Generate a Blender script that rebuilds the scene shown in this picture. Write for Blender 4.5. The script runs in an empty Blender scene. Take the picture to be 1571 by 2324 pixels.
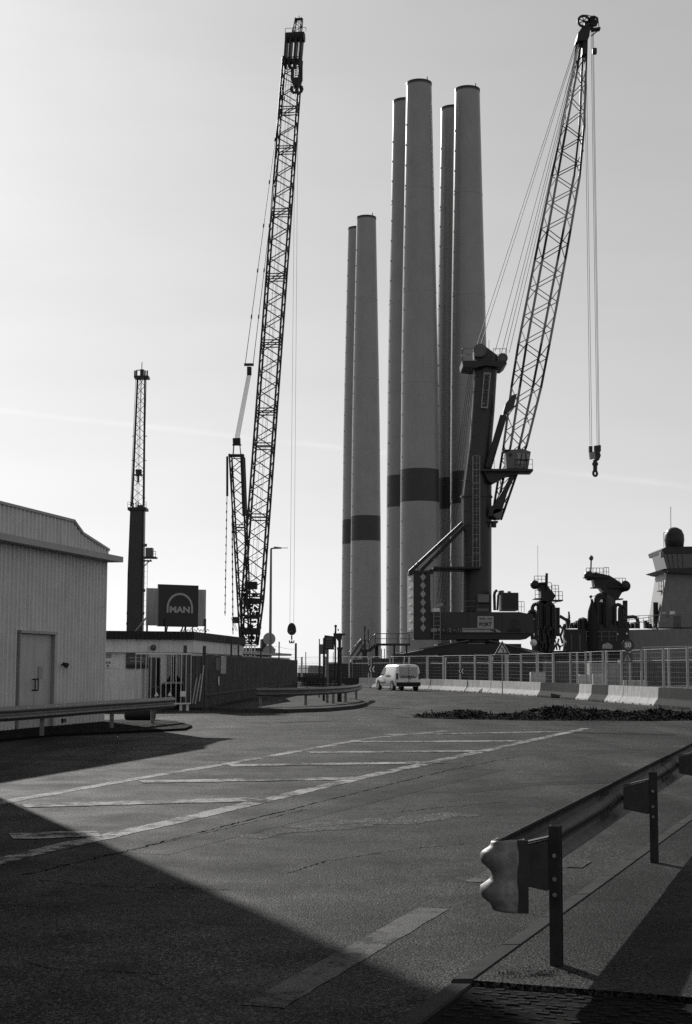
import bpy, bmesh, math, random
from mathutils import Vector, Matrix, Quaternion
random.seed(7)
SC = bpy.context.scene
COL = SC.collection
R = math.radians
V = Vector

# ------------------------------------------------------------------ camera
F, CX, CY, H, ROLL = 3400.0, 785.5, 1162.0, 1.6, 0.003
P = math.atan(353 / F)
cam = bpy.data.cameras.new('camera')
cam.sensor_fit = 'VERTICAL'; cam.sensor_height = 36.0; cam.lens = F / 2324 * 36
cam.clip_start = 0.05; cam.clip_end = 9000
co = bpy.data.objects.new('camera', cam); COL.objects.link(co)
co.location = (0, 0, H)
co.rotation_euler = (Matrix.Rotation(math.pi / 2 + P, 3, 'X') @ Matrix.Rotation(ROLL, 3, 'Z')).to_euler()
SC.camera = co

# ------------------------------------------------------------------ sky and sun
SUN_AZ, SUN_EL = R(23.2), R(25.4)          # sun stands ahead, left of the view
world = bpy.data.worlds.new('World'); SC.world = world; world.use_nodes = True
wn, wl = world.node_tree.nodes, world.node_tree.links
for n in list(wn): wn.remove(n)
sky = wn.new('ShaderNodeTexSky'); sky.sky_type = 'NISHITA'; sky.sun_disc = False
sky.sun_elevation = SUN_EL; sky.sun_rotation = -SUN_AZ
sky.air_density = 1.0; sky.dust_density = 0.6; sky.ozone_density = 1.0
bw = wn.new('ShaderNodeRGBToBW'); wl.new(sky.outputs[0], bw.inputs[0])
# a faint contrail and thin veil in the air, in directions of the sky
tc = wn.new('ShaderNodeTexCoord')
def wmath(op, a, b=None, clamp=False):
    n = wn.new('ShaderNodeMath'); n.operation = op; n.use_clamp = clamp
    for i, s in enumerate((a, b)):
        if s is None: continue
        if isinstance(s, (int, float)): n.inputs[i].default_value = s
        else: wl.new(s, n.inputs[i])
    return n.outputs[0]
def wdot(vec):
    n = wn.new('ShaderNodeVectorMath'); n.operation = 'DOT_PRODUCT'
    wl.new(tc.outputs['Generated'], n.inputs[0]); n.inputs[1].default_value = vec
    return n.outputs['Value']
nz = wn.new('ShaderNodeTexNoise'); nz.inputs['Scale'].default_value = 7.0; nz.inputs['Detail'].default_value = 6
mp = wn.new('ShaderNodeMapping'); mp.inputs['Scale'].default_value = (1, 1, 5)
wl.new(tc.outputs['Generated'], mp.inputs[0]); wl.new(mp.outputs[0], nz.inputs[0])
def pix(px, py):
    x, y = px - CX, CY - py
    c, s = math.cos(ROLL), math.sin(ROLL)
    x, y = c * x - s * y, s * x + c * y
    d = V((x, F * math.cos(P) - y * math.sin(P), F * math.sin(P) + y * math.cos(P)))
    return d / d.y
trail_n = pix(35, 935).cross(pix(1540, 1102)).normalized()
d_ = wmath('ABSOLUTE', wmath('ADD', wdot(trail_n), wmath('MULTIPLY', wmath('SUBTRACT', nz.outputs[0], 0.5), 0.006)))
band = wmath('SUBTRACT', 1.0, wmath('DIVIDE', d_, 0.0028), True)
band = wmath('MULTIPLY', band, wmath('MULTIPLY', wmath('SUBTRACT', nz.outputs[0], 0.40, True), 0.5))
veil = wmath('MULTIPLY', wmath('SUBTRACT', nz.outputs[0], 0.45), 0.10)
fac = wmath('ADD', 1.0, wmath('ADD', band, veil))
val = wmath('MULTIPLY', wmath('MULTIPLY', wmath('POWER', bw.outputs[0], 0.52), 2.35), fac)   # power curve on the sky brightness evens it out
bg = wn.new('ShaderNodeBackground'); bg.inputs['Strength'].default_value = 0.10
wo = wn.new('ShaderNodeOutputWorld')
wl.new(val, bg.inputs['Color']); wl.new(bg.outputs[0], wo.inputs['Surface'])

sl = bpy.data.lights.new('sun', 'SUN'); sl.energy = 5.0; sl.angle = R(0.5); sl.color = (1, 0.985, 0.965)
so = bpy.data.objects.new('sun', sl); COL.objects.link(so)
SUNV = V((-math.sin(SUN_AZ) * math.cos(SUN_EL), math.cos(SUN_AZ) * math.cos(SUN_EL), math.sin(SUN_EL)))
so.rotation_euler = SUNV.to_track_quat('Z', 'Y').to_euler(); so.location = (-30, 60, 60)
SC.cycles.use_denoising = False           # keep the fine grain of the surfaces
vs = SC.view_settings
vs.view_transform = 'Standard'; vs.look = 'None'; vs.exposure = 0.0; vs.gamma = 1.0; vs.use_curve_mapping = False

# ------------------------------------------------------------------ helpers
def at(px, py, Y):                        # world point at distance Y ahead (1571-px wide layout grid of the photo)
    return pix(px, py) * Y + V((0, 0, H))
def gx(px, Y):                            # ground point below the horizon column
    p = at(px, 1515, Y); return V((p.x, Y, 0))

MATS = {}
def mat(name, col, rough=0.6, metal=0.0, var=0.12, scale=2.0, bump=0.0, bscale=60.0, streak=0.0, spec=0.4, alpha=None):
    if name in MATS: return MATS[name]
    m = bpy.data.materials.new(name); m.use_nodes = True
    nt = m.node_tree; N, L = nt.nodes, nt.links
    b = N['Principled BSDF']
    b.inputs['Roughness'].default_value = rough; b.inputs['Metallic'].default_value = metal
    b.inputs['Specular IOR Level'].default_value = spec
    g = N.new('ShaderNodeNewGeometry')
    n1 = N.new('ShaderNodeTexNoise'); n1.inputs['Scale'].default_value = scale; n1.inputs['Detail'].default_value = 8
    n1.inputs['Roughness'].default_value = 0.65
    L.new(g.outputs['Position'], n1.inputs['Vector'])
    mr = N.new('ShaderNodeMapRange'); mr.inputs[1].default_value = 0.25; mr.inputs[2].default_value = 0.75
    mr.inputs[3].default_value = col * (1 - var); mr.inputs[4].default_value = col * (1 + var)
    L.new(n1.outputs[0], mr.inputs[0]); out = mr.outputs[0]
    if streak:
        mp = N.new('ShaderNodeMapping'); mp.inputs['Scale'].default_value = (6, 6, 0.35)
        L.new(g.outputs['Position'], mp.inputs[0])
        n2 = N.new('ShaderNodeTexNoise'); n2.inputs['Scale'].default_value = 1.6; n2.inputs['Detail'].default_value = 5
        L.new(mp.outputs[0], n2.inputs['Vector'])
        mr2 = N.new('ShaderNodeMapRange'); mr2.inputs[1].default_value = 0.4; mr2.inputs[2].default_value = 0.7
        mr2.inputs[3].default_value = 1.0; mr2.inputs[4].default_value = 1.0 - streak
        L.new(n2.outputs[0], mr2.inputs[0])
        mu = N.new('ShaderNodeMath'); mu.operation = 'MULTIPLY'
        L.new(out, mu.inputs[0]); L.new(mr2.outputs[0], mu.inputs[1]); out = mu.outputs[0]
    L.new(out, b.inputs['Base Color'])
    if bump:
        n3 = N.new('ShaderNodeTexNoise'); n3.inputs['Scale'].default_value = bscale; n3.inputs['Detail'].default_value = 4
        L.new(g.outputs['Position'], n3.inputs['Vector'])
        bp = N.new('ShaderNodeBump'); bp.inputs['Strength'].default_value = bump; bp.inputs['Distance'].default_value = 0.01
        L.new(n3.outputs[0], bp.inputs['Height']); L.new(bp.outputs[0], b.inputs['Normal'])
    MATS[name] = m
    return m

def asphalt(name, base, paint=None, cs=85, amp=1.0):
    """dark bound aggregate with chips, patches and cracks; with paint: worn white marking over it"""
    m = bpy.data.materials.new(name); m.use_nodes = True
    nt = m.node_tree; N, L = nt.nodes, nt.links
    b = N['Principled BSDF']; b.inputs['Specular IOR Level'].default_value = 0.045
    g = N.new('ShaderNodeNewGeometry'); pos = g.outputs['Position']
    def noise(s, d=6, r=0.6, vec=pos):
        n = N.new('ShaderNodeTexNoise'); n.inputs['Scale'].default_value = s; n.inputs['Detail'].default_value = d
        n.inputs['Roughness'].default_value = r; L.new(vec, n.inputs['Vector']); return n.outputs[0]
    def rng(x, a, c, lo, hi):
        n = N.new('ShaderNodeMapRange'); n.inputs[1].default_value = a; n.inputs[2].default_value = c
        n.inputs[3].default_value = lo; n.inputs[4].default_value = hi; L.new(x, n.inputs[0]); return n.outputs[0]
    def mul(x, y):
        n = N.new('ShaderNodeMath'); n.operation = 'MULTIPLY'
        L.new(x, n.inputs[0])
        if isinstance(y, float): n.inputs[1].default_value = y
        else: L.new(y, n.inputs[1])
        return n.outputs[0]
    mp = N.new('ShaderNodeMapping'); mp.inputs['Rotation'].default_value = (0, 0, R(18)); mp.inputs['Scale'].default_value = (1.6, 0.22, 1)
    L.new(pos, mp.inputs[0])
    tracks = rng(noise(0.55, 5, 0.55, mp.outputs[0]), 0.35, 0.65, 0.55, 1.5)
    patch = rng(noise(0.22, 4), 0.38, 0.62, 0.65, 1.35)
    mid = rng(noise(2.3, 9, 0.7), 0.3, 0.7, 0.72, 1.3)
    vo = N.new('ShaderNodeTexVoronoi'); vo.inputs['Scale'].default_value = cs; L.new(pos, vo.inputs['Vector'])
    sp = N.new('ShaderNodeRGBToBW'); L.new(vo.outputs['Color'], sp.inputs[0])
    pw3 = N.new('ShaderNodeMath'); pw3.operation = 'POWER'; L.new(sp.outputs[0], pw3.inputs[0]); pw3.inputs[1].default_value = 3.0
    chips = rng(pw3.outputs[0], 0.0, 0.6, 0.35, 5.0 * amp)
    stain = rng(noise(0.9, 7, 0.65), 0.56, 0.70, 1.0, 0.45)
    blot = rng(noise(0.31, 9, 0.75), 0.50, 0.62, 1.0, 0.55)
    # cracks
    dist = N.new('ShaderNodeMixRGB'); dist.blend_type = 'ADD'; dist.inputs[0].default_value = 0.55
    nn = N.new('ShaderNodeTexNoise'); nn.inputs['Scale'].default_value = 1.2; nn.inputs['Detail'].default_value = 6; L.new(pos, nn.inputs['Vector'])
    L.new(pos, dist.inputs[1]); L.new(nn.outputs['Color'], dist.inputs[2])
    vc = N.new('ShaderNodeTexVoronoi'); vc.feature = 'DISTANCE_TO_EDGE'; vc.inputs['Scale'].default_value = 0.42
    L.new(dist.outputs[0], vc.inputs['Vector'])
    crack = rng(vc.outputs['Distance'], 0.0, 0.012, 0.25, 1.0)
    msk = rng(noise(0.5, 3), 0.5, 0.58, 1.0, 0.0)
    mx = N.new('ShaderNodeMath'); mx.operation = 'MAXIMUM'; L.new(crack, mx.inputs[0]); L.new(msk, mx.inputs[1]); crack = mx.outputs[0]
    v = mul(mul(mul(mul(mul(mul(mul(tracks, patch), mid), chips), crack), stain), blot), base * 1.25)
    rough = rng(noise(1.1, 5), 0.3, 0.7, 0.6, 0.8)
    if paint:
        big = rng(noise(0.8, 4, 0.6), 0.35, 0.65, -0.10, 0.10)
        ad = N.new('ShaderNodeMath'); ad.operation = 'ADD'; L.new(noise(5.5, 12, 0.8), ad.inputs[0]); L.new(big, ad.inputs[1])
        wear = rng(ad.outputs[0], 0.44, 0.54, 0.0, 1.0)
        wear2 = rng(chips, 0.35, 1.2, 0.55, 1.0)
        w = mul(wear, wear2)
        mixn = N.new('ShaderNodeMix'); L.new(w, mixn.inputs[0]); L.new(v, mixn.inputs[2])
        pv = mul(mid, paint); L.new(pv, mixn.inputs[3]); v = mixn.outputs[0]
    L.new(v, b.inputs['Base Color']); L.new(rough, b.inputs['Roughness'])
    bp = N.new('ShaderNodeBump'); bp.inputs['Strength'].default_value = 0.55 if not paint else 0.35; bp.inputs['Distance'].default_value = 0.012
    inv = rng(vo.outputs['Distance'], 0.0, 0.9, 1.0, 0.0)
    L.new(mul(inv, crack), bp.inputs['Height']); L.new(bp.outputs[0], b.inputs['Normal'])
    MATS[name] = m
    return m

def text_mesh(s, size, off=0.0, ext=0.01, space=1.0):
    c = bpy.data.curves.new('lettering', 'FONT'); c.body = s; c.size = size; c.offset = off; c.extrude = ext
    c.align_x = 'CENTER'; c.align_y = 'CENTER'; c.space_character = space; c.resolution_u = 3
    o = bpy.data.objects.new('lettering', c); COL.objects.link(o)
    bpy.context.view_layer.update()
    me = bpy.data.meshes.new_from_object(o.evaluated_get(bpy.context.evaluated_depsgraph_get()))
    bpy.data.objects.remove(o); bpy.data.curves.remove(c)
    return me

ORG = {}
def tag(o, label=None, cat=None, group=None, kind=None):
    if label: o['label'] = label
    if cat: o['category'] = cat
    if group: o['group'] = group
    if kind: o['kind'] = kind
    return o
def thing(name, loc, label, cat, group=None):
    o = bpy.data.objects.new(name, None); COL.objects.link(o); o.location = loc; o.empty_display_size = 0.3
    ORG[o.name] = V(loc)
    return tag(o, label, cat, group)
def copy_tree(o, parent=None):
    c = o.copy(); COL.objects.link(c); c.parent = parent
    for ch in list(o.children): copy_tree(ch, c)
    return c

class MB:
    def __init__(s): s.v = []; s.f = []
    def add(s, vs, fs):
        k = len(s.v); s.v += [V(p) for p in vs]; s.f += [tuple(i + k for i in f) for f in fs]; return s
    def hexa(s, p):   # 4 bottom, 4 top
        return s.add(p, [(3, 2, 1, 0), (4, 5, 6, 7), (0, 1, 5, 4), (1, 2, 6, 5), (2, 3, 7, 6), (3, 0, 4, 7)])
    def box(s, c, d, rz=0.0):
        c = V(c); hx, hy, hz = d[0] / 2, d[1] / 2, d[2] / 2; cs, sn = math.cos(rz), math.sin(rz)
        q = [(-hx, -hy), (hx, -hy), (hx, hy), (-hx, hy)]
        q = [(x * cs - y * sn, x * sn + y * cs) for x, y in q]
        return s.hexa([c + V((x, y, -hz)) for x, y in q] + [c + V((x, y, hz)) for x, y in q])
    def bar(s, a, b, w, h, up=(0, 0, 1)):
        a, b = V(a), V(b); d = (b - a).normalized(); up = V(up)
        sd = d.cross(up)
        if sd.length < 1e-4: sd = d.cross(V((1, 0, 0)))
        sd.normalize(); u = sd.cross(d).normalized()
        q = [sd * -w / 2 + u * -h / 2, sd * w / 2 + u * -h / 2, sd * w / 2 + u * h / 2, sd * -w / 2 + u * h / 2]
        return s.hexa([a + x for x in q] + [b + x for x in q])
    def tube(s, a, b, r, n=6, r2=None, caps=True):
        a, b = V(a), V(b); d = (b - a).normalized(); r2 = r if r2 is None else r2
        sd = d.cross(V((0, 0, 1)))
        if sd.length < 1e-4: sd = V((1, 0, 0))
        sd.normalize(); u = sd.cross(d)
        vs = []
        for p, rr in ((a, r), (b, r2)):
            for i in range(n):
                t = 2 * math.pi * (i + .5) / n; vs.append(p + sd * math.cos(t) * rr + u * math.sin(t) * rr)
        fs = [(i, (i + 1) % n, n + (i + 1) % n, n + i) for i in range(n)]
        if caps: fs += [tuple(range(n - 1, -1, -1)), tuple(range(n, 2 * n))]
        return s.add(vs, fs)
    def path(s, pts, r, n=6):
        for a, b in zip(pts[:-1], pts[1:]): s.tube(a, b, r, n)
        return s
    def prism(s, poly, vec):
        n = len(poly); vec = V(vec); a = [V(p) for p in poly]
        fs = [tuple(range(n - 1, -1, -1)), tuple(range(n, 2 * n))] + [(i, (i + 1) % n, n + (i + 1) % n, n + i) for i in range(n)]
        return s.add(a + [p + vec for p in a], fs)
    def lathe(s, prof, c, n=24, axis='Z'):
        c = V(c); vs = []
        for r, z in prof:
            for i in range(n):
                t = 2 * math.pi * i / n
                if axis == 'Z': vs.append(c + V((r * math.cos(t), r * math.sin(t), z)))
                elif axis == 'Y': vs.append(c + V((r * math.cos(t), z, r * math.sin(t))))
                else: vs.append(c + V((z, r * math.cos(t), r * math.sin(t))))
        fs = []
        for k in range(len(prof) - 1):
            for i in range(n): fs.append((k * n + i, k * n + (i + 1) % n, (k + 1) * n + (i + 1) % n, (k + 1) * n + i))
        fs += [tuple(range(n - 1, -1, -1)), tuple(range((len(prof) - 1) * n, len(prof) * n))]
        return s.add(vs, fs)
    def ring(s, c, r0, r1, w, n=24, spokes=0):      # flat wheel rim with its axis along Y
        c = V(c); q = [(r0, -w), (r1, -w), (r1, w), (r0, w)]; vs = []
        for i in range(n):
            t = 2 * math.pi * i / n; vs += [c + V((r * math.cos(t), y, r * math.sin(t))) for r, y in q]
        s.add(vs, [(4 * i + j, 4 * i + (j + 1) % 4, 4 * ((i + 1) % n) + (j + 1) % 4, 4 * ((i + 1) % n) + j) for i in range(n) for j in range(4)])
        for i in range(spokes):
            t = 2 * math.pi * i / spokes; s.bar(c, c + V((r0 * 1.02 * math.cos(t), 0, r0 * 1.02 * math.sin(t))), .1, .1, (0, 1, 0))
        return s
    def ball(s, c, r, n=12, m=7, sz=1.0):
        return s.lathe([(max(r * math.sin(math.pi * k / m), 1e-3), -r * sz * math.cos(math.pi * k / m)) for k in range(m + 1)], c, n)
    def pbox(s, x0, y0, x1, y1, Y, dep):       # box whose front covers that rectangle at distance Y
        a, b = at(x0, y1, Y), at(x1, y0, Y)
        return s.box(((a.x + b.x) / 2, Y + dep / 2, (a.z + b.z) / 2), (abs(b.x - a.x), dep, abs(b.z - a.z)))
    def ptube(s, a, b, r, n=6): return s.tube(at(*a), at(*b), r, n)
    def pbar(s, a, b, w, h): return s.bar(at(*a), at(*b), w, h)
    def sweep(s, prof, path, closed=False):    # prof: (n outward to the left of travel, z)
        rows = []
        for i, p in enumerate(path):
            p = V(p); a = V(path[max(i - 1, 0)]); b = V(path[min(i + 1, len(path) - 1)])
            d = (b - a); d.z = 0; d.normalize(); nl = V((-d.y, d.x, 0))
            rows.append([p + nl * n + V((0, 0, z)) for n, z in prof])
        m = len(prof); k = len(s.v); s.v += [q for r in rows for q in r]
        for i in range(len(rows) - 1):
            for j in range(m if closed else m - 1):
                s.f.append((k + i * m + j, k + i * m + (j + 1) % m, k + (i + 1) * m + (j + 1) % m, k + (i + 1) * m + j))
        if closed:
            s.f.append(tuple(k + j for j in range(m))); s.f.append(tuple(k + (len(rows) - 1) * m + j for j in range(m - 1, -1, -1)))
        return s
    def build(s, name, material, parent=None, origin=None, smooth=False, bevel=0):
        if parent is not None and origin is None: origin = ORG.get(parent.name, V((0, 0, 0)))
        origin = V(origin) if origin is not None else V((0, 0, 0))
        me = bpy.data.meshes.new(name); me.from_pydata([tuple(p - origin) for p in s.v], [], s.f)
        bm = bmesh.new(); bm.from_mesh(me); bmesh.ops.recalc_face_normals(bm, faces=bm.faces); bm.normal_update()
        if len(bm.faces) and all(abs(f.normal.z) > .99 for f in bm.faces) and all(f.normal.z < 0 for f in bm.faces): bmesh.ops.reverse_faces(bm, faces=bm.faces)
        if bevel:
            bmesh.ops.bevel(bm, geom=[e for e in bm.edges], offset=bevel, segments=2, affect='EDGES', clamp_overlap=True)
        bm.to_mesh(me); bm.free()
        if smooth:
            for p in me.polygons: p.use_smooth = True
            try: me.set_sharp_from_angle(angle=R(40))
            except Exception: pass
        me.materials.append(material)
        o = bpy.data.objects.new(name, me); COL.objects.link(o)
        if parent is not None: o.parent = parent
        else: o.location = origin
        ORG[o.name] = origin
        return o

def letter(parent, s, size, c, xdir, ydir, material, off=0.0, ext=0.01, space=1.0, name='lettering', width=None):
    me = text_mesh(s, size, off, ext, space)
    if width:
        xs = [v.co.x for v in me.vertices]; k = width / (max(xs) - min(xs))
        for v in me.vertices: v.co.x *= k
    me.materials.append(material)
    x, y = V(xdir).normalized(), V(ydir); y = (y - x * y.dot(x)).normalized(); z = x.cross(y)
    M = Matrix((x, y, z)).transposed()
    org = ORG.get(parent.name, V((0, 0, 0)))
    for v in me.vertices: v.co = M @ v.co + V(c) - org
    o = bpy.data.objects.new(name, me); COL.objects.link(o); o.parent = parent; ORG[o.name] = org
    return o

ORD = ['first', 'second', 'third', 'fourth', 'fifth', 'sixth', 'seventh', 'eighth', 'ninth', 'tenth', 'eleventh', 'twelfth', 'thirteenth',
       'fourteenth', 'fifteenth', 'sixteenth', 'seventeenth', 'eighteenth', 'nineteenth', 'twentieth']
ORD += ['twenty-' + w for w in ORD[:9]] + ['thirtieth'] + ['thirty-' + w for w in ORD[:9]] + ['fortieth'] + ['forty-' + w for w in ORD[:9]]

# ------------------------------------------------------------------ materials
A_ROAD = asphalt('asphalt_road', 0.0155)
A_WALK = asphalt('asphalt_footway', 0.011)
A_QUAY = asphalt('quay_surface', 0.05)
PAINT = asphalt('worn_road_paint', 0.018, paint=0.36)
PAINT2 = asphalt('old_road_paint', 0.018, paint=0.12)
TAR = mat('tar_seam', 0.004, 0.95, spec=0.0)
KERB = mat('kerb_stone', 0.055, 0.95, spec=0.03, var=0.35, scale=6, bump=0.5, bscale=90)
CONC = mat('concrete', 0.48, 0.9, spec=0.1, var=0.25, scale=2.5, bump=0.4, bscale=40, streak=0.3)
CONCD = mat('shaded_concrete', 0.035, 0.9, spec=0.1, var=0.3, scale=2.5, bump=0.4, bscale=40, streak=0.4)  # dark copy of the concrete, shade put into its colour
GALV = mat('galvanised_steel', 0.34, 0.42, 0.75, var=0.25, scale=5, bump=0.05, bscale=30)
GALVD = mat('dull_galvanised_steel', 0.16, 0.55, 0.6, var=0.3, scale=7, bump=0.08, bscale=40)
STEELD = mat('dark_painted_steel', 0.018, 0.5, 0.0, var=0.3, scale=1.2)
STEELM = mat('grey_painted_steel', 0.09, 0.5, 0.0, var=0.25, scale=1.2)
STEELL = mat('light_painted_steel', 0.30, 0.5, 0.0, var=0.2, scale=1.2)
WHITE = mat('white_paint', 0.72, 0.45, var=0.08, scale=1.5)
ROPE = mat('wire_rope', 0.02, 0.6)
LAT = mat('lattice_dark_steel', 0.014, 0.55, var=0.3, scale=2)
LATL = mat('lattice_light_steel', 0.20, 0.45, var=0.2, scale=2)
CRANE = mat('crane_dark_paint', 0.028, 0.42, var=0.22, scale=0.5, streak=0.25)
TOWER = mat('tower_white_coating', 0.27, 0.3, var=0.12, scale=0.25, streak=0.14, spec=0.5)
TBAND = mat('tower_dark_band', 0.035, 0.45, var=0.1, scale=0.4)
CLAD = mat('ribbed_cladding', 0.60, 0.5, var=0.14, scale=1.3, streak=0.12)
CLADT = mat('cladding_trim', 0.30, 0.5, var=0.15, scale=2)
DOORM = mat('painted_door', 0.40, 0.45, var=0.12, scale=2, streak=0.15)
PLASTER = mat('pale_render', 0.75, 0.85, var=0.12, scale=2, streak=0.15)
ROOFD = mat('dark_roof_edge', 0.022, 0.7, var=0.3, scale=3)
GLASS = mat('dark_glass', 0.015, 0.06, spec=0.6)
RUST = mat('weathered_sheet_steel', 0.075, 0.75, var=0.45, scale=1.1, streak=0.6)
BLACK = mat('black_rubber', 0.012, 0.75)
SIGNG = mat('sign_back_grey', 0.28, 0.5, var=0.12, scale=6)
SIGNW = mat('sign_white', 0.75, 0.4, var=0.05, scale=6)
SIGND = mat('sign_dark', 0.03, 0.4)
LETG = mat('letter_grey', 0.36, 0.4, var=0.1, scale=8)
SHIPL = mat('ship_grey', 0.20, 0.5, var=0.12, scale=0.6, streak=0.25)
SHIPD = mat('ship_dark', 0.02, 0.5, var=0.3, scale=0.8)
EARTH = mat('dark_soil', 0.010, 0.95, spec=0.03, var=0.4, scale=3, bump=0.8, bscale=20)
WEED = mat('dry_dark_weed', 0.014, 0.8, spec=0.05, var=0.6, scale=4)

# ------------------------------------------------------------------ the setting: ground, road, footway, water
def sheet(name, pts, z, material, parent=None, label=None):
    m = MB(); m.add([V((x, y, z)) for x, y in pts], [tuple(range(len(pts)))])
    o = m.build(name, material, parent)
    if parent is None: tag(o, label, None, None, 'structure')
    return o
sheet('ground', [(-3000, -600), (3000, -600), (3000, 5000), (-3000, 5000)], -0.03, A_QUAY)
road = sheet('road', [(-40, -30), (40, -30), (40, 60), (13.4, 63), (11, 85), (8.4, 98), (4.6, 112.5), (-0.3, 121.5), (-5, 127.5), (-40, 140)], 0.0, A_ROAD)
sheet('water', [(26, 236), (3000, 236), (3000, 4900), (-3000, 4900), (-3000, 420), (20, 420)], 0.02, mat('harbour_water', 0.02, 0.12, spec=0.5, bump=0.3, bscale=0.6))

def gpt(px, py):
    d = pix(px, py); t = -H / d.z; return V((d.x * t, t, 0))
def strip(name, pts, w, z, material, jag=0.0, parent=road):
    m = MB(); vs = []
    pts = [V(p) for p in pts]
    # resample
    rs = [pts[0]]
    for a, b in zip(pts[:-1], pts[1:]):
        n = max(1, int((b - a).length / 0.16))
        rs += [a.lerp(b, (i + 1) / n) for i in range(n)]
    for i, p in enumerate(rs):
        d = (rs[min(i + 1, len(rs) - 1)] - rs[max(i - 1, 0)]).normalized(); nl = V((-d.y, d.x, 0))
        o1, o2 = random.uniform(-jag, jag), random.uniform(-jag, jag)
        vs += [p + nl * (w / 2 + o1) + V((0, 0, z)), p - nl * (w / 2 + o2) + V((0, 0, z))]
    m.add(vs, [(2 * i, 2 * i + 1, 2 * i + 3, 2 * i + 2) for i in range(len(rs) - 1)])
    return m.build(name, material, parent)
# hatched zone
lineR = [gpt(-60, 1972), gpt(35, 1945), gpt(430, 1857), gpt(820, 1765), gpt(1100, 1704), gpt(1330, 1653)]
lineL = [gpt(-40, 1832), gpt(35, 1816), gpt(337, 1763), gpt(543, 1729), gpt(837, 1676), gpt(1010, 1659)]
strip('edge_line', lineR, 0.25, 0.004, PAINT, 0.02)
strip('edge_line', lineL, 0.22, 0.004, PAINT, 0.02)
for a, b in (((25, 1899), (225, 1893)), ((52, 1829), (596, 1815)), ((320, 1775), (812, 1767)), ((520, 1738), (1000, 1731)),
             ((700, 1708), (1105, 1705)), ((800, 1684), (1190, 1682)), ((880, 1668), (1270, 1661))):
    strip('hatch_line', [gpt(*a), gpt(*b)], 0.50, 0.0075, PAINT, 0.035)
strip('edge_dash', [gpt(595, 2285), gpt(985, 2062)], 0.21, 0.003, PAINT2, 0.007)
strip('edge_dash', [gpt(1085, 2003), gpt(1235, 1925)], 0.21, 0.004, PAINT2, 0.01)
strip('edge_dash', [gpt(1302, 1970), gpt(1326, 1955)], 0.12, 0.006, PAINT2, 0.01)
# tar seams and long cracks
def wob(pts, amp, n=26):
    out = []
    for a, b in zip(pts[:-1], pts[1:]):
        for i in range(n): out.append(a.lerp(b, i / n) + V((random.gauss(0, amp), random.gauss(0, amp), 0)))
    return out + [pts[-1]]
def crack(pts, w, amp):
    m = MB(); vs = []; q = wob([gpt(*p) for p in pts], amp)
    for i, p in enumerate(q):
        d = (q[min(i + 1, len(q) - 1)] - q[max(i - 1, 0)]).normalized(); nl = V((-d.y, d.x, 0)); ww = w * random.choice((.15, .4, .7, .9))
        vs += [p + nl * ww / 2 + V((0, 0, .003)), p - nl * ww / 2 + V((0, 0, .003))]
    m.add(vs, [(2 * i, 2 * i + 1, 2 * i + 3, 2 * i + 2) for i in range(len(q) - 1)])
    m.build('crack', TAR, road)
crack([(60, 1985), (330, 1921), (560, 1862), (840, 1792)], 0.028, 0.012)
crack([(200, 1952), (480, 1888), (700, 1836)], 0.018, 0.012)
crack([(840, 1792), (1000, 1752), (1180, 1716)], 0.025, 0.015)
crack([(90, 1998), (240, 2012), (420, 2016), (520, 2020)], 0.014, 0.012)
crack([(640, 1985), (740, 1955), (900, 1930), (1060, 1915)], 0.014, 0.014)
crack([(60, 2185), (140, 2202), (260, 2205), (370, 2212)], 0.012, 0.01)
crack([(860, 1850), (980, 1835), (1150, 1820)], 0.02, 0.02)
crack([(700, 1880), (820, 1868), (930, 1850)], 0.015, 0.02)
# ravelled coarse strip and darker overlay bands
COARSE = asphalt('ravelled_asphalt', 0.021, cs=48, amp=1.6); OVER = asphalt('asphalt_overlay', 0.008)
strip('ravelled_strip', [gpt(690, 1882), gpt(820, 1868), gpt(960, 1858), gpt(1060, 1846)], .55, 0.0025, COARSE, 0.14)
strip('ravelled_strip', [gpt(560, 1902), gpt(640, 1890), gpt(700, 1884)], .3, 0.0028, COARSE, 0.1)
strip('overlay_band', [gpt(330, 1938), gpt(600, 1872), gpt(860, 1808), gpt(1120, 1746)], .42, 0.002, OVER, 0.02)
strip('overlay_band', [gpt(1010, 1800), gpt(1200, 1780), gpt(1500, 1770)], .5, 0.002, OVER, 0.06)
# dark worn/patched areas near the junction
for a, b, w in (((905, 1628), (1030, 1626), 0.5), ((640, 1640), (760, 1636), 0.3), ((1260, 1662), (1530, 1668), 0.5)):
    strip('repair_patch', [gpt(*a), gpt(*b)], w, 0.003, mat('repair_asphalt', 0.012, 0.9, spec=0.03, bump=.5, bscale=90), 0.06)

# footway on the right with its kerb stones
KB = V((0.515, 7.62, 0)); KD = V((0.345, 0.9386, 0)).normalized(); KN = V((KD.y, -KD.x, 0))     # kerb line, towards far right
def kp(s, o, z=0.0): return KB + KD * s + KN * o + V((0, 0, z))
fw = MB(); fw.hexa([kp(0, .13, -.02), kp(0, 9, -.02), kp(26, 9, -.02), kp(26, .13, -.02), kp(0, .13, .07), kp(0, 9, .07), kp(26, 9, .07), kp(26, .13, .07)])
foot = tag(fw.build('footway', A_WALK), kind='structure')
for i in range(26):
    m = MB(); m.hexa([kp(i + .006, 0, -.02), kp(i + .006, .124, -.02), kp(i + .994, .124, -.02), kp(i + .994, 0, -.02),
                      kp(i + .006, 0.012, .066), kp(i + .006, .124, .076), kp(i + .994, .124, .076), kp(i + .994, 0.012, .066)])
    m.build('kerb_stone', KERB, foot, bevel=0.006)
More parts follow.
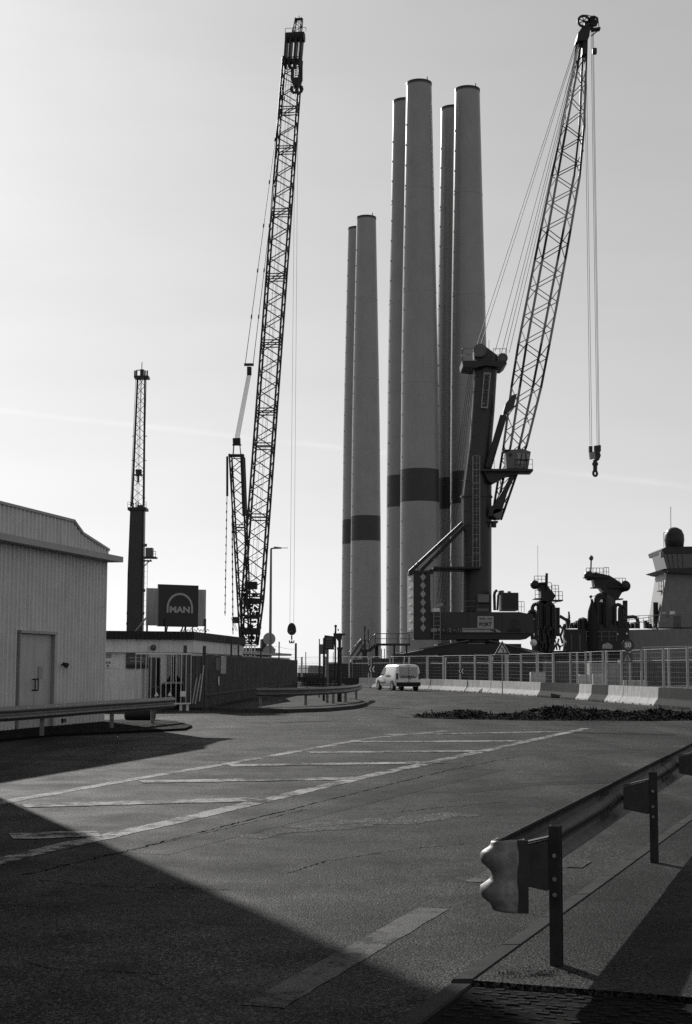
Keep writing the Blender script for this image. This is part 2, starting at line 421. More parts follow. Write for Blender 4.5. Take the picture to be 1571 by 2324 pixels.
# cobbled apron before the footway
ap = MB(); ap.hexa([kp(-2.6, .13, -.02), kp(-2.6, 9, -.02), kp(-.01, 9, -.02), kp(-.01, .13, -.02), kp(-2.6, .13, .045), kp(-2.6, 9, .045), kp(-.01, 9, .045), kp(-.01, .13, .045)])
apron = tag(ap.build('cobbled_apron', mat('joint_sand', 0.012, 0.95, spec=0.02, var=.5, scale=20)), kind='structure')
COB = mat('cobble_stone', 0.016, 0.9, spec=0.05, var=0.5, scale=14, bump=0.5, bscale=80)
cb = MB(); cb.box((0, 0, 0), (.083, .056, .05)); cob0 = cb.build('cobble', COB, bevel=0.014)
ang = math.atan2(KN.y, KN.x); first = True
for r in range(11):
    for c in range(19):
        p = kp(-0.06 - r * .060 + random.gauss(0, .005), .19 + c * .087 + (r % 2) * .045 + random.gauss(0, .006), .0235 + random.gauss(0, .0025))
        o = cob0 if first else cob0.copy()
        if not first: COL.objects.link(o)
        first = False
        o.parent = apron; o.location = p; o.rotation_euler = (random.uniform(-.05, .05), random.uniform(-.05, .05), ang + random.gauss(0, .09)); o.scale = (random.uniform(.82, 1.06), random.uniform(.85, 1.08), 1)
for i in range(3):
    m = MB(); s = -0.01 - i; m.hexa([kp(s - .99, 0, -.02), kp(s - .99, .124, -.02), kp(s, .124, -.02), kp(s, 0, -.02), kp(s - .99, .01, .05), kp(s - .99, .124, .056), kp(s, .124, .056), kp(s, .01, .05)])
    m.build('kerb_stone', KERB, apron, bevel=0.006)

# ------------------------------------------------------------------ guardrails
WPROF = [(0.0, -.155), (.004, -.142), (.018, -.128), (.066, -.108), (.08, -.094), (.083, -.075), (.078, -.057), (.020, -.026), (.006, -.012), (.004, 0),
         (.006, .012), (.020, .026), (.078, .057), (.083, .075), (.08, .094), (.066, .108), (.018, .128), (.004, .142), (0.0, .155)]
def wclosed(th=0.004, k=1.0): return [(n * k, z) for n, z in WPROF] + [(n * k - th, z) for n, z in reversed(WPROF)]
def beam(parent, path, name='beam', m=GALVD):
    mb = MB(); mb.sweep(wclosed(), path, True); return mb.build(name, m, parent, smooth=True)

g0 = kp(0.52, .38, .07); POSTS = [V((1.10, 7.97, .07)) + V((.328, 1, 0)) * (4.13 * i) for i in range(6)]
gr = thing('guardrail', (1.1, 7.97, .07), 'galvanised crash barrier with rounded end standing close by on the footway', 'guardrail')
GD = V((.328, 1, 0)).normalized(); GN = V((GD.y, -GD.x, 0))    # GN points to the footway side
ZB = .07 + .505
def rp(s, o=0.0, z=ZB): return POSTS[0] + GD * s - GN * (.24 + o) + V((0, 0, z - .07))
SPACM = mat('spacer_zinc', 0.06, 0.55, 0.0, spec=0.15, var=0.35, scale=11, bump=0.06, bscale=60)
NEARM = mat('near_rail_zinc', 0.05, 0.55, 0.0, var=0.45, scale=7, bump=0.08, bscale=60, spec=0.12, streak=0.35)
ends = []
for s0, s1 in ((-.42, 3.75), (3.45, 7.95), (7.65, 12.1), (11.8, 22)):
    k = len(ends) % 2 * .006
    mb = MB(); mb.sweep(wclosed(.004, .72), [rp(s0, k), rp((s0 + s1) / 2, k), rp(s1, k)], True); ends.append(mb.build('beam', NEARM, gr, smooth=True))
# rounded terminal: the rail curls back towards the footway
arc = []
RT = .075
c0 = rp(-.42, -RT + .004)
rows = []
def erow(c, nvec, k):                              # a wave profile row: k scales the wave depth
    return [c + nvec * (n * k) + V((0, 0, z * (1.0 + .16 * (1 - k)))) for n, z in WPROF]
rows.append(erow(rp(-.26, .006), -GN, .74))
for i in range(13):
    t = R(i * 10.0); rows.append(erow(c0 - GN * (RT * math.cos(t)) - GD * (RT * math.sin(t)), -GN * math.cos(t) - GD * math.sin(t), max(.08, .72 - .055 * i)))
tl = c0 - GN * (RT * math.cos(R(120))) - GD * (RT * math.sin(R(120)))
rows.append([p + (GN * .8 + GD * .1) * .03 for p in rows[-1]])
rows.append([p + (GN * .5 + GD * .86) * .05 for p in rows[-1]])
rows.append([p + GD * .03 for p in rows[-1]])
from mathutils import noise as mno
rows = [[p + (p - V((c0.x, c0.y, p.z))).normalized() * (.004 * mno.noise(p * 9)) for p in r_] for r_ in rows]
mb = MB(); nn_ = len(WPROF); mb.add([p for r_ in rows for p in r_], [(i * nn_ + j, i * nn_ + j + 1, (i + 1) * nn_ + j + 1, (i + 1) * nn_ + j) for i in range(len(rows) - 1) for j in range(nn_ - 1)])
ENDM = mat('scuffed_end_zinc', 0.24, 0.5, 0.0, var=0.4, scale=26, bump=0.1, bscale=60, spec=0.3, streak=.3)
re_ = mb.build('rounded_end', ENDM, gr, smooth=True)
fl = rows[-3]; mb = MB(); fa, fb = fl[0] + GN * .001, fl[-1] + GN * .001
mb.hexa([fa, fa + GN * .055 + GD * .012, fa + GN * .055 + GD * .018, fa + GD * .006, fb, fb + GN * .055 + GD * .012, fb + GN * .055 + GD * .018, fb + GD * .006]); mb.build('end_flange', NEARM, gr)
sm = re_.modifiers.new('thickness', 'SOLIDIFY'); sm.thickness = .005; sm.offset = 0
for i, p in enumerate(POSTS):
    mb = MB(); q = [(-.03, -.032), (.03, -.032), (.03, -.025), (-.023, -.025), (-.023, .025), (.03, .025), (.03, .032), (-.03, .032)]
    mb.prism([p + GN * x + GD * y + V((0, 0, -.05)) for x, y in q], (0, 0, .76)); po = mb.build('post', NEARM, gr)
    mb = MB(); b0 = p - GN * .031 + V((0, 0, .53)); b1 = p - GN * .228 + V((0, 0, .50))
    def ring(c, w, h): return [c + GD * w + V((0, 0, -h)), c - GD * w + V((0, 0, -h)), c - GD * w + V((0, 0, h)), c + GD * w + V((0, 0, h))]
    a, b = ring(b0 + V((0, 0, -.02)), .055, .13), ring(b1, .075, .085)
    mb.hexa(a + b); mb.build('spacer', SPACM, gr, bevel=.004)
    mb = MB(); mb.bar(p - GN * .03 + V((0, 0, .652)), b1 + V((0, 0, .10)), .12, .008); mb.build('spacer_flange', NEARM, po)
    for zz in (.36, .44, .56):
        mb = MB(); mb.tube(p - GD * .032 + V((0, 0, zz)), p - GD * .042 + V((0, 0, zz)), .012, 6); mb.build('bolt', GALV, po)

for s_ in (-.28, -.22, 3.5, 3.56, 3.64, 3.7, 7.7, 7.76, 7.84):
    for zz in (-.085, .0, .085):
        q = rp(s_, -.012 if zz == 0 else .03, ZB + zz); mb = MB(); mb.tube(q, q + GN * .012, .013, 6); mb.build('splice_bolt', SPACM, gr)
def far_rail(label, path, posts, h=.70, m=GALVD, pm=GALVD, side=1, cat='guardrail'):
    t = thing('guardrail', V(path[0]), label, cat)
    z = h - .155
    pr = wclosed(.006) if side > 0 else [(-n, zz) for n, zz in wclosed(.006)][::-1]
    n = len(path)
    if n == 2:
        a, b = V(path[0]), V(path[1]); L = (b - a).length; k = max(1, round(L / 4)); path = [a.lerp(b, i / k) for i in range(k + 1)]
        for i in range(k):
            mb = MB(); o = V((0, 0, z + (.004 if i % 2 else 0))); d = (path[i + 1] - path[i]).normalized() * .15
            mb.sweep(pr, [path[i] - d * (i > 0) + o, path[i + 1] + o], True); mb.build('beam', m, t, smooth=True)
    else:
        mb = MB(); mb.sweep(pr, [V(p) + V((0, 0, z)) for p in path], True); mb.build('beam', m, t, smooth=True)
    for p in posts:
        mb = MB(); p = V(p); mb.box((p.x, p.y, p.z + (h - .02) / 2), (.1, .06, h - .02), .3); mb.build('post', pm, t)
    return t
ra, rb = V((-8.6, 24.5, .06)), V((-4.86, 42.7, .06))
def onl(a, b, Y): return a.lerp(b, (Y - a.y) / (b.y - a.y))
off = V((-.16, .03, 0))
far_rail('long galvanised crash barrier in front of the ribbed shed', [ra, rb], [onl(ra, rb, y) + off for y in (27, 30.5, 33.95, 38.3, 41.4)], side=-1)

# ------------------------------------------------------------------ verge before the shed, traffic island
vg = MB(); pts = [gpt(-120, 1720), gpt(-60, 1690), gpt(120, 1672), gpt(300, 1664), gpt(420, 1658), gpt(436, 1651), gpt(400, 1641), gpt(330, 1636), gpt(120, 1641), gpt(-140, 1650)]
vg.prism([p + V((0, 0, -.02)) for p in pts], (0, 0, .08)); tag(vg.build('verge', EARTH), kind='structure')
def island(pts, h, label):
    m = MB(); m.prism([p + V((0, 0, -.02)) for p in pts], (0, 0, h + .02)); o = tag(m.build('traffic_island', A_WALK), kind='structure')
    n = len(pts); c = sum(pts, V((0, 0, 0))) / n
    for i in range(n):
        a, b = pts[i], pts[(i + 1) % n]; k = max(1, round((b - a).length / 1.0))
        for j in range(k):
            p, q = a.lerp(b, (j + .01) / k), a.lerp(b, (j + .99) / k); d = (q - p).normalized(); nl = V((-d.y, d.x, 0))
            if nl.dot(c - p) < 0: nl = -nl
            mm = MB(); mm.hexa([p - nl * .03 + V((0, 0, -.02)), q - nl * .03 + V((0, 0, -.02)), q + nl * .12 + V((0, 0, -.02)), p + nl * .12 + V((0, 0, -.02)),
                                p - nl * .015 + V((0, 0, h)), q - nl * .015 + V((0, 0, h)), q + nl * .12 + V((0, 0, h + .01)), p + nl * .12 + V((0, 0, h + .01))])
            mm.build('kerb_stone', KERB, o)
    return o
ipts = [gpt(x, y) for x, y in ((480, 1613), (560, 1617), (650, 1618), (740, 1615), (800, 1609.5), (826, 1604), (830, 1600), (818, 1594), (790, 1589), (750, 1586), (690, 1584))] + [V((-4.6, 72, 0)), V((-5.0, 62, 0))]
island(ipts, .13, '')
cv = [V((x, y, .13)) for x, y in ((-3.36, 56.5), (-2.5, 57.0), (-1.6, 58.2), (-.75, 60.4), (-.05, 63.6), (.35, 67), (.62, 71), (.78, 75))]
far_rail('curved crash barrier round the kerbed traffic island', cv, [V((-3.2, 56.9, .13)), V((-1.55, 58.8, .13)), V((-.5, 61.8, .13)), V((-.0, 64.8, .13)), V((.5, 70.5, .13))], side=-1)
sa, sb = V((-3.6, 101, 0)), V((-.55, 95, 0))
far_rail('short sunlit crash barrier beyond the island sign posts', [sa, sb], [sa.lerp(sb, .35), sa.lerp(sb, .93)], m=GALV)

# ------------------------------------------------------------------ shed on the left
WA, WB = V((-9.84, 30, 0)), V((-6.9, 43, 0)); WD = (WB - WA).normalized(); WN = V((WD.y, -WD.x, 0)); WL = (WB - WA).length
def wp(u, o, z): return WB - WD * u + WN * o + V((0, 0, z))      # u from the far corner back, o outward
shed = thing('shed', WB, 'pale ribbed metal shed with double door and chamfered parapet', 'building')
ub = lambda Y: (43 - Y) / WD.y
core = MB(); core.hexa([wp(0.02, -.06, 0), wp(WL, -.06, 0), wp(WL, -13, 0), wp(.02, -13, 0), wp(.02, -.06, 4.7), wp(WL, -.06, 4.7), wp(WL, -13, 4.7), wp(.02, -13, 4.7)])
core.build('wall_core', CLADT, shed)
pw = .235; npn = int(WL / pw)
dU0, dU1 = ub(39.45), ub(37.45)
def ribpanel(z0, z1):
    m = MB(); q = [(0, 0), (.025, .03), (.085, .03), (.11, 0), (pw - .012, 0), (pw - .012, -.05), (0, -.05)]
    m.prism([(u, o, z0) for u, o in q], (0, 0, z1 - z0)); return m
rot = math.atan2(-WD.y, -WD.x)
pan0 = None
for i in range(npn):
    u = i * pw
    z0 = 2.5 if (u + pw > dU0 - .03 and u < dU1 + .03) else .05
    m = MB(); q = [(0, .012), (.03, .062), (.08, .062), (.11, .012), (pw - .012, .012), (pw - .012, -.05), (0, -.05)]
    m.prism([wp(u + a, o, z0) for a, o in q], (0, 0, 4.62 - z0)); m.build('cladding_panel', CLAD, shed)
# canopy band over the wall and parapet above it
m = MB(); m.hexa([wp(-.28, -.2, 4.60), wp(WL, -.2, 4.60), wp(WL, .42, 4.60), wp(-.28, .42, 4.60), wp(-.28, -.2, 4.80), wp(WL, -.2, 4.80), wp(WL, .42, 4.76), wp(-.28, .42, 4.76)])
m.build('canopy_band', CLADT, shed)
def ptop(u):
    for (u0, z0), (u1, z1) in zip(PP[:-1], PP[1:]):
        if u0 <= u <= u1: return z0 + (z1 - z0) * (u - u0) / (u1 - u0)
    return PP[-1][1]
PP = [(-.2, 4.93), (ub(41.3), 5.24), (ub(40.67), 5.53), (WL, 5.56)]
u = -.2
while u < WL - pw:
    m = MB(); q = [(0, .012), (.03, .062), (.08, .062), (.11, .012), (pw - .012, .012), (pw - .012, -.05), (0, -.05)]
    n = len(q); vs = [wp(u + a, o - .05, 4.79) for a, o in q] + [wp(u + a, o - .05, ptop(u + a)) for a, o in q]
    m.add(vs, [tuple(range(n)), tuple(range(2 * n - 1, n - 1, -1))] + [(j, (j + 1) % n, n + (j + 1) % n, n + j) for j in range(n)])
    m.build('parapet_panel', CLAD, shed); u += pw
m = MB()
for (u0, z0), (u1, z1) in zip(PP[:-1], PP[1:]): m.bar(wp(u0, -.06, z0 + .03), wp(u1, -.06, z1 + .03), .2, .07)
m.build('parapet_capping', CLADT, shed)
m = MB(); m.hexa([wp(-.15, -.12, 4.82), wp(WL, -.12, 4.82), wp(WL, -13, 4.82), wp(-.15, -13, 4.82), wp(-.15, -.12, 4.9), wp(WL, -.12, 5.4), wp(WL, -13, 5.4), wp(-.15, -13, 4.9)]); m.build('roof', CLADT, shed)
# double door
dm = (dU0 + dU1) / 2
fr = MB()
for uu in (dU0 - .03, dU1 + .03): fr.bar(wp(uu, .0, .02), wp(uu, .0, 2.46), .06, .16, WN)
fr.bar(wp(dU0 - .08, .02, 2.47), wp(dU1 + .08, .02, 2.47), .2, .07)
fr.build('door_frame', CLADT, shed)
for a, b in ((dU0 + .01, dm - .008), (dm + .008, dU1 - .01)):
    m = MB(); m.hexa([wp(a, -.05, .06), wp(b, -.05, .06), wp(b, -.012, .06), wp(a, -.012, .06), wp(a, -.05, 2.42), wp(b, -.05, 2.42), wp(b, -.012, 2.42), wp(a, -.012, 2.42)])
    dl = m.build('door_leaf', DOORM, shed)
    hs = dm - .09 if a < dm - .1 else dm + .09
    m = MB(); m.path([wp(hs, -.01, 1.0), wp(hs, .06, 1.0), wp(hs, .06, 1.28), wp(hs, -.01, 1.28)], .018, 6); m.build('door_handle', STEELD, dl)
m = MB(); m.box(wp(dm - .35, .0, 1.45), (.02, .26, .3), math.atan2(WN.y, WN.x)); m.build('door_notice', SIGNG, shed)
m = MB(); q = wp(ub(39.95), .1, 1.68); m.tube(wp(ub(39.95), 0, 1.6), q, .02); m.tube(q, q + WN * .13 + V((0, 0, -.06)), .045, 8, .08); m.build('wall_lamp', STEELD, shed)
m = MB(); m.box(wp(ub(40.2), .05, .18), (.05, .22, .1), math.atan2(WN.y, WN.x)); m.build('vent', STEELD, shed)

# unseen building whose shadow crosses the foreground, enlarged to block sky light
OC = V((-8.02, 27.5, 0)); od = V((.25, .968, 0)); on = V((od.y, -od.x, 0))
office = thing('shadow_building', OC, 'unseen tall building, enlarged to block sky light, casting the broad shadow across the near road', 'building')
m = MB(); a, b = OC, OC - od * 60; m.hexa([a, b, b - on * 14, a - on * 14] + [p + V((0, 0, 20)) for p in (a, b, b - on * 14, a - on * 14)]); m.build('wall', mat('office_brick', .16, .9, var=.2), office)
m = MB(); e = .05; m.hexa([p + V((0, 0, 20)) for p in (a + on * e + od * e, b + on * e, b - on * 14, a - on * 14)] + [p + V((0, 0, 20.35)) for p in (a + on * e + od * e, b + on * e, b - on * 14, a - on * 14)]); m.build('roof_edge', ROOFD, office)
for fl in range(5):
    for k in range(12):
        p = a - od * (3 + k * 4.4) + on * .01 + V((0, 0, 2.0 + fl * 3.3)); m = MB(); m.bar(p, p - od * 2.0, .06, 1.5); w = m.build('window', GLASS, office)
        m = MB(); m.bar(p - V((0, 0, .79)) + od * .1, p - V((0, 0, .79)) - od * 2.1, .2, .06); m.build('sill', CONC, w)

# ------------------------------------------------------------------ wall-plane helpers
def onp(a, b, px, py):
    d = pix(px, py); e = b - a
    t = (a.x * e.y - a.y * e.x) / (d.x * e.y - d.y * e.x)
    return d * t + V((0, 0, H))
def wrect(mb, a, b, x0, y0, x1, y1, o0, o1):
    """slab on the wall line a-b covering that rectangle, between offsets o0..o1 towards the camera side"""
    e = (b - a).normalized(); n = V((e.y, -e.x, 0))
    ym = (y0 + y1) / 2; p, q = onp(a, b, x0, ym), onp(a, b, x1, ym); xm = (x0 + x1) / 2
    z0, z1 = onp(a, b, xm, y1).z, onp(a, b, xm, y0).z
    P4 = lambda z: [V((p.x, p.y, z)) + n * o1, V((q.x, q.y, z)) + n * o1, V((q.x, q.y, z)) + n * o0, V((p.x, p.y, z)) + n * o0]
    return mb.hexa(P4(z0) + P4(z1))

# ------------------------------------------------------------------ gatehouse with its roof sign
GA, GB, GC = V((-11.2, 57.2, 0)), V((-6.0, 59.0, 0)), V((-5.08, 70.5, 0))
gh = thing('gatehouse', GB, 'low flat roofed gatehouse with pale walls and dark roof edge', 'building')
foot4 = [GA, GB, GC, V((-5.4, 78, 0)), V((-13, 78, 0))]
m = MB(); m.prism([V((p.x, p.y, 0)) for p in foot4], (0, 0, 2.62)); m.build('wall', PLASTER, gh)
cen = sum(foot4, V((0, 0, 0))) / 5
def grow(ps, k): return [p + (p - cen).normalized() * k for p in ps]
m = MB(); m.prism([V((p.x, p.y, 2.16)) for p in grow(foot4, .22)], (0, 0, .50)); m.build('upper_band', PLASTER, gh)
m = MB(); m.prism([V((p.x, p.y, 2.665)) for p in grow(foot4, .45)], (0, 0, .31)); m.build('roof', ROOFD, gh)
m = MB()
for i in range(34):
    e = grow(foot4, .47); p = e[0].lerp(e[1], (i + .5) / 34)
    m.box((p.x, p.y - .01, 2.82 + random.uniform(-.01, .01)), (.012, .03, .3))
for i in range(28):
    e = grow(foot4, .47); p = e[1].lerp(e[2], (i + .5) / 28)
    m.box((p.x + .01, p.y - .01, 2.82), (.012, .03, .3))
tag(m.build('roof_edge_seam', ROOFD, gh), kind='stuff')
m = MB(); p = onp(GA, GB, 343.7, 1470); m.ball(p + V((.12, -.36, 0)), .12, 14, 8); m.build('globe_lamp', STEELM, gh, smooth=True)
# windows and door of the front
def part_rect(name, mt, rect, o0, o1, parent, a=GA, b=GB):
    m = MB(); wrect(m, a, b, *rect, o0, o1); return m.build(name, mt, parent)
win = part_rect('window', GLASS, (378, 1485, 434, 1547), .0, .02, gh)
for x in (377, 393, 412, 434): part_rect('window_frame', WHITE, (x - .8, 1483.5, x + .8, 1548), .02, .07, win)
part_rect('window_frame', WHITE, (376, 1482.6, 435, 1485), .02, .075, win)
for x in (381, 385, 399, 403, 407, 416, 420.5, 425.5, 430): part_rect('blind', mat('blind_cloth', .45, .8), (x - 1.1, 1487, x + 1.6, 1541 + random.uniform(-8, 3)), .021, .03, win)
part_rect('window_ledge', CONC, (370, 1548, 436, 1551.5), .0, .35, gh)
dr = part_rect('door', STEELM, (337, 1492, 363, 1610), .0, .05, gh)
part_rect('door_pane', GLASS, (352, 1494, 361, 1557), .05, .06, dr)
part_rect('door_pane', mat('grey_glass', .06, .1), (339, 1494, 350, 1557), .05, .06, dr)
part_rect('door_kick_panel', STEELD, (341, 1561, 362, 1600), .05, .06, dr)
part_rect('lower_cladding', STEELD, (364, 1553, 436, 1612), .0, .04, gh)
bd = part_rect('notice_board', STEELM, (286, 1482.5, 335, 1508), .0, .06, gh)
part_rect('board_strip', STEELD, (286, 1508.2, 335, 1517), .0, .065, gh)
for x0, y0, x1, y1 in ((292, 1492, 324, 1493.4), (294, 1500, 326, 1501.4), (320, 1495, 329, 1496.4)): part_rect('board_line', LETG, (x0, y0, x1, y1), .06, .066, bd)
part_rect('notice', SIGNG, (238.5, 1483, 253, 1493), .0, .03, gh)
pic = part_rect('safety_notice', SIGNW, (237.5, 1494.5, 254, 1516), .0, .03, gh)
for x, y in ((242, 1503.5), (248.7, 1503.5), (245.2, 1511)):
    c = onp(GA, GB, x, y); m = MB(); m.lathe([(.045, -.055), (.045, -.03)], c, 14, 'Y'); m.build('pictogram', SIGND, pic)
    m = MB(); m.lathe([(.026, -.062), (.026, -.056)], c, 12, 'Y'); m.build('pictogram_centre', LETG, pic)
part_rect('paper_notice', SIGNW, (259.5, 1501, 271, 1516), .0, .02, gh)
for x in (324, 331): part_rect('downpipe', STEELL, (x - .7, 1517, x + .7, 1610), .0, .08, gh)
# roof clutter
m = MB()
for i in range(9):
    p = V((-6.6 + i * .13, 59.9, 3.0)); m.path([p, p + V((.05, 0, .10 + .05 * (i % 2))), p + V((.13, 0, .02))], .012, 5)
tag(m.build('roof_cable', STEELD, gh), kind='stuff')

sign = thing('roof_sign', at(404, 1434, 59.6), 'square dark logo board with arch and letters on the gatehouse roof', 'sign')
sa_, sb_ = at(359, 1375, 59.2), at(449, 1375, 60.2); sa_.z = sb_.z = 0
m = MB(); wrect(m, sa_, sb_, 358.6, 1327.4, 449, 1422.6, -.05, .05); m.build('front_panel', mat('sign_face_dark', .012, .35, var=.15, scale=1), sign)
e = (sb_ - sa_).normalized(); nrm = V((e.y, -e.x, 0))
cl = onp(sa_, sb_, 406.5, 1379.3)
ro, ri, leg = .585, .505, .21; arch = MB(); pts_o, pts_i = [], []
for k in range(25):
    t = math.pi * k / 24; pts_o.append(cl + e * (ro * math.cos(t)) + V((0, 0, ro * math.sin(t)))); pts_i.append(cl + e * (ri * math.cos(t)) + V((0, 0, ri * math.sin(t))))
pts_o = [pts_o[0] + V((0, 0, -leg))] + pts_o + [pts_o[-1] + V((0, 0, -leg))]; pts_i = [pts_i[0] + V((0, 0, -leg))] + pts_i + [pts_i[-1] + V((0, 0, -leg))]
n = len(pts_o); vs = [p + nrm * .052 for p in pts_o] + [p + nrm * .052 for p in pts_i] + [p + nrm * .085 for p in pts_o] + [p + nrm * .085 for p in pts_i]
fs = []
for i in range(n - 1): fs += [(2 * n + i, 2 * n + i + 1, 3 * n + i + 1, 3 * n + i), (i, i + 1, 2 * n + i + 1, 2 * n + i), (n + i, n + i + 1, 3 * n + i + 1, 3 * n + i)]
arch.add(vs, fs); arch.build('logo_arch', LETG, sign)
letter(sign, 'MAN', .33, onp(sa_, sb_, 406, 1384.5) + nrm * .07, e, (0, 0, 1), LETG, off=.016, ext=.015, space=1.02, width=.90)
ba_, bb_ = at(333, 1375, 60.6), at(467, 1375, 61.8); ba_.z = bb_.z = 0
m = MB(); wrect(m, ba_, bb_, 332.5, 1336.5, 466.5, 1420.5, -.05, .05); m.build('back_panel', mat('pale_panel', .42, .6, var=.15, scale=2, streak=.3), sign)
for x, Y in ((334, 60.7), (376, 59.3), (421, 59.9), (466, 61.7)):
    m = MB(); a, b = at(x, 1421, Y), at(x, 1436, Y); m.bar((a.x, a.y, 2.975), (a.x, a.y, a.z + .3), .07, .07, (0, 1, 0)); m.build('sign_leg', STEELD, sign)
for x, dx in ((346, -38), (384, -14), (420, -16), (440, -10)):
    m = MB(); a = at(x, 1385 if x < 350 else 1405, 61.8); b = V((at(x + dx, 1434, 63).x, 64.0 if x > 350 else 62.4, 2.98)); m.bar(a, b, .05, .05); m.build('sign_brace', SIGNG, sign)

# gate of white bars, low picket run, dark gate leaf
Ga, Gb = V((-7.55, 54.2, 0)), V((-5.70, 55.6, 0))
gate = thing('sliding_gate', Ga, 'white barred sliding gate in front of the gatehouse door', 'gate')
ng = 12
for i in range(ng):
    p = Ga.lerp(Gb, i / (ng - 1)); m = MB(); m.tube((p.x, p.y, .28), (p.x, p.y, 2.08), .017, 6); m.build('bar', mat('gate_pale', .5, .5, var=.2), gate)
for z in (.27, 2.08):
    m = MB(); m.bar(Ga + V((0, 0, z)), Gb + V((0, 0, z)), .05, .05); m.build('rail', WHITE, gate)
for p in (Gb + V((-.12, 0, 0)), Gb + V((-.36, -.02, 0)), Ga):
    m = MB(); m.box((p.x, p.y + .05, .13), (.09, .09, .27)); m.build('gate_foot', PLASTER, gate)
nb = MB(); nb.box(Ga.lerp(Gb, .86) + V((0, -.04, .62)), (.24, .012, .2), math.atan2(1.4, 1.85)); nb.build('gate_notice', SIGNW, gate)
for u in (.38, .62):
    c = Ga.lerp(Gb, u) + V((0, -.05, .55)); m = MB(); m.prism([c + V((-.08, 0, 0)), c + V((.08, 0, 0)), c + V((0, 0, .16))], (0, .012, 0)); m.build('warning_plate', SIGNW, gate)
pk = thing('picket_fence', V((-9.1, 53.4, 0)), 'low white picket fence between the shed corner and sliding gate', 'fence')
for i in range(12):
    p = V((-9.1, 53.4, 0)).lerp(V((-7.62, 54.15, 0)), i / 11); m = MB(); m.tube((p.x, p.y, 0), (p.x, p.y, .78), .016, 6); m.build('bar', WHITE, pk)
m = MB(); m.bar((-9.1, 53.4, .3), (-7.62, 54.15, .3), .03, .04); m.build('rail', WHITE, pk)
dg = thing('steel_gate', V((-5.75, 56.2, 0)), 'dark rusty sheet steel gate leaf beside the white bars', 'gate')
for i in range(6):
    p = V((-5.95, 56.2, 0)).lerp(V((-5.35, 57.0, 0)), (i + .5) / 6); m = MB(); m.box((p.x, p.y, 1.05), (.145, .03, 1.95), .93); m.build('plank', RUST, dg)
for p in (V((-5.98, 56.1, 0)), V((-5.36, 57.1, 0))):
    m = MB(); m.box((p.x, p.y, 1.2), (.12, .12, 2.4)); m.build('gate_post', RUST, dg)
for i, (a, b) in enumerate((((453, 1592), (463, 1510)), ((443, 1598), (456, 1530)), ((437, 1597), (447, 1538)))):
    m = MB(); m.ptube((*a, 55.2), (*b, 55.9), .022, 6); o = m.build('leaning_pole', GALV, None, at(*a, 55.2)); tag(o, ['longest pale pole leaning against the dark gate leaf', 'middle pale pole leaning by the dark gate leaf', 'leftmost short pale pole leaning by the gate'][i], 'pole', 'poles leaning by the gate')
blk = MB(); p = gpt(318, 1638); blk.lathe([(.12, -.45), (.17, -.40), (.17, .40), (.12, .45)], V((p.x, p.y, .21)), 20, 'X')
tag(blk.build('fender_roll', BLACK, None, p, smooth=True), 'dark rubber roll lying behind the left crash barrier', 'roll')

# sheet steel wall running back beside the road
W0, W1 = V((-5.40, 57.4, 0)), V((-3.22, 100, 0))
sw = thing('sheet_steel_wall', W0, 'long weathered sheet steel wall running back from the gate', 'wall')
NP = 30; wd = (W1 - W0) / NP; wl_ = wd.length; we = wd.normalized(); wnn = V((we.y, -we.x, 0))
for i in range(NP):
    m = MB(); prof = []
    nr = 7
    for k in range(nr):
        u = wl_ * k / nr; s_ = wl_ / nr
        prof += [(u + .004, 0), (u + s_ * .3, .0), (u + s_ * .4, .035), (u + s_ * .85, .035), (u + s_ * .95, 0)]
    prof += [(wl_ - .006, 0), (wl_ - .006, -.04), (.004, -.04)]
    b0 = W0 + wd * i; ht = 2.08 + random.uniform(-.012, .012)
    m.prism([b0 + we * u + wnn * o for u, o in prof], (0, 0, ht)); m.build('wall_panel', RUST, sw)
m = MB(); m.bar(W0 + wnn * .05 + V((0, 0, .55)), W1 + wnn * .05 + V((0, 0, .55)), .05, .06); m.build('lower_rail', RUST, sw)
for px, ztop in ((529, 2.95), (545, 2.6), (595.6, 3.05), (636.6, 3.1), (674.2, 3.2)):
    p = onp(W0, W1, px, 1500); m = MB(); m.box((p.x - .08, p.y, ztop / 2), (.07 if px < 670 else .14, .07, ztop)); m.build('post', RUST, sw)
m = MB()
for z in (2.45, 2.8): m.path([onp(W0, W1, x, 1500).xy.to_3d() + V((-.08, 0, z - .06 * (i % 2))) for i, x in enumerate((529, 560, 595.6, 615, 636.6, 655, 674.2))], .008, 4)
tag(m.build('wire', ROPE, sw), kind='stuff')
m = MB(); wrect(m, W0, W1, 499, 1489, 511, 1529, .036, .05); m.build('notice', SIGNG, sw)
m = MB(); wrect(m, W0, W1, 487.5, 1493, 496, 1521, .036, .05); m.build('notice', STEELD, sw)
c = onp(W0, W1, 492.5, 1546); m = MB(); m.lathe([(.2, -.1), (.2, -.075)], c, 18, 'X'); m.lathe([(.2, .06), (.2, .085)], c + V((0, 0, 0)), 18, 'X'); m.build('round_notice', SIGNW, sw)
m = MB(); a, b = V((-6.3, 74, 0)), V((-4.35, 99.0, 0)); m.bar(a + V((0, 0, 2.33)), b + V((0, 0, 2.42)), 1.6, .14); m.bar(a + V((0, 0, 1.1)), b + V((0, 0, 1.1)), 1.4, 2.2)
lw = thing('low_store', a, 'low pale roofed store just behind the sheet steel wall', 'building'); m.build('roof_and_wall', CONC, lw)

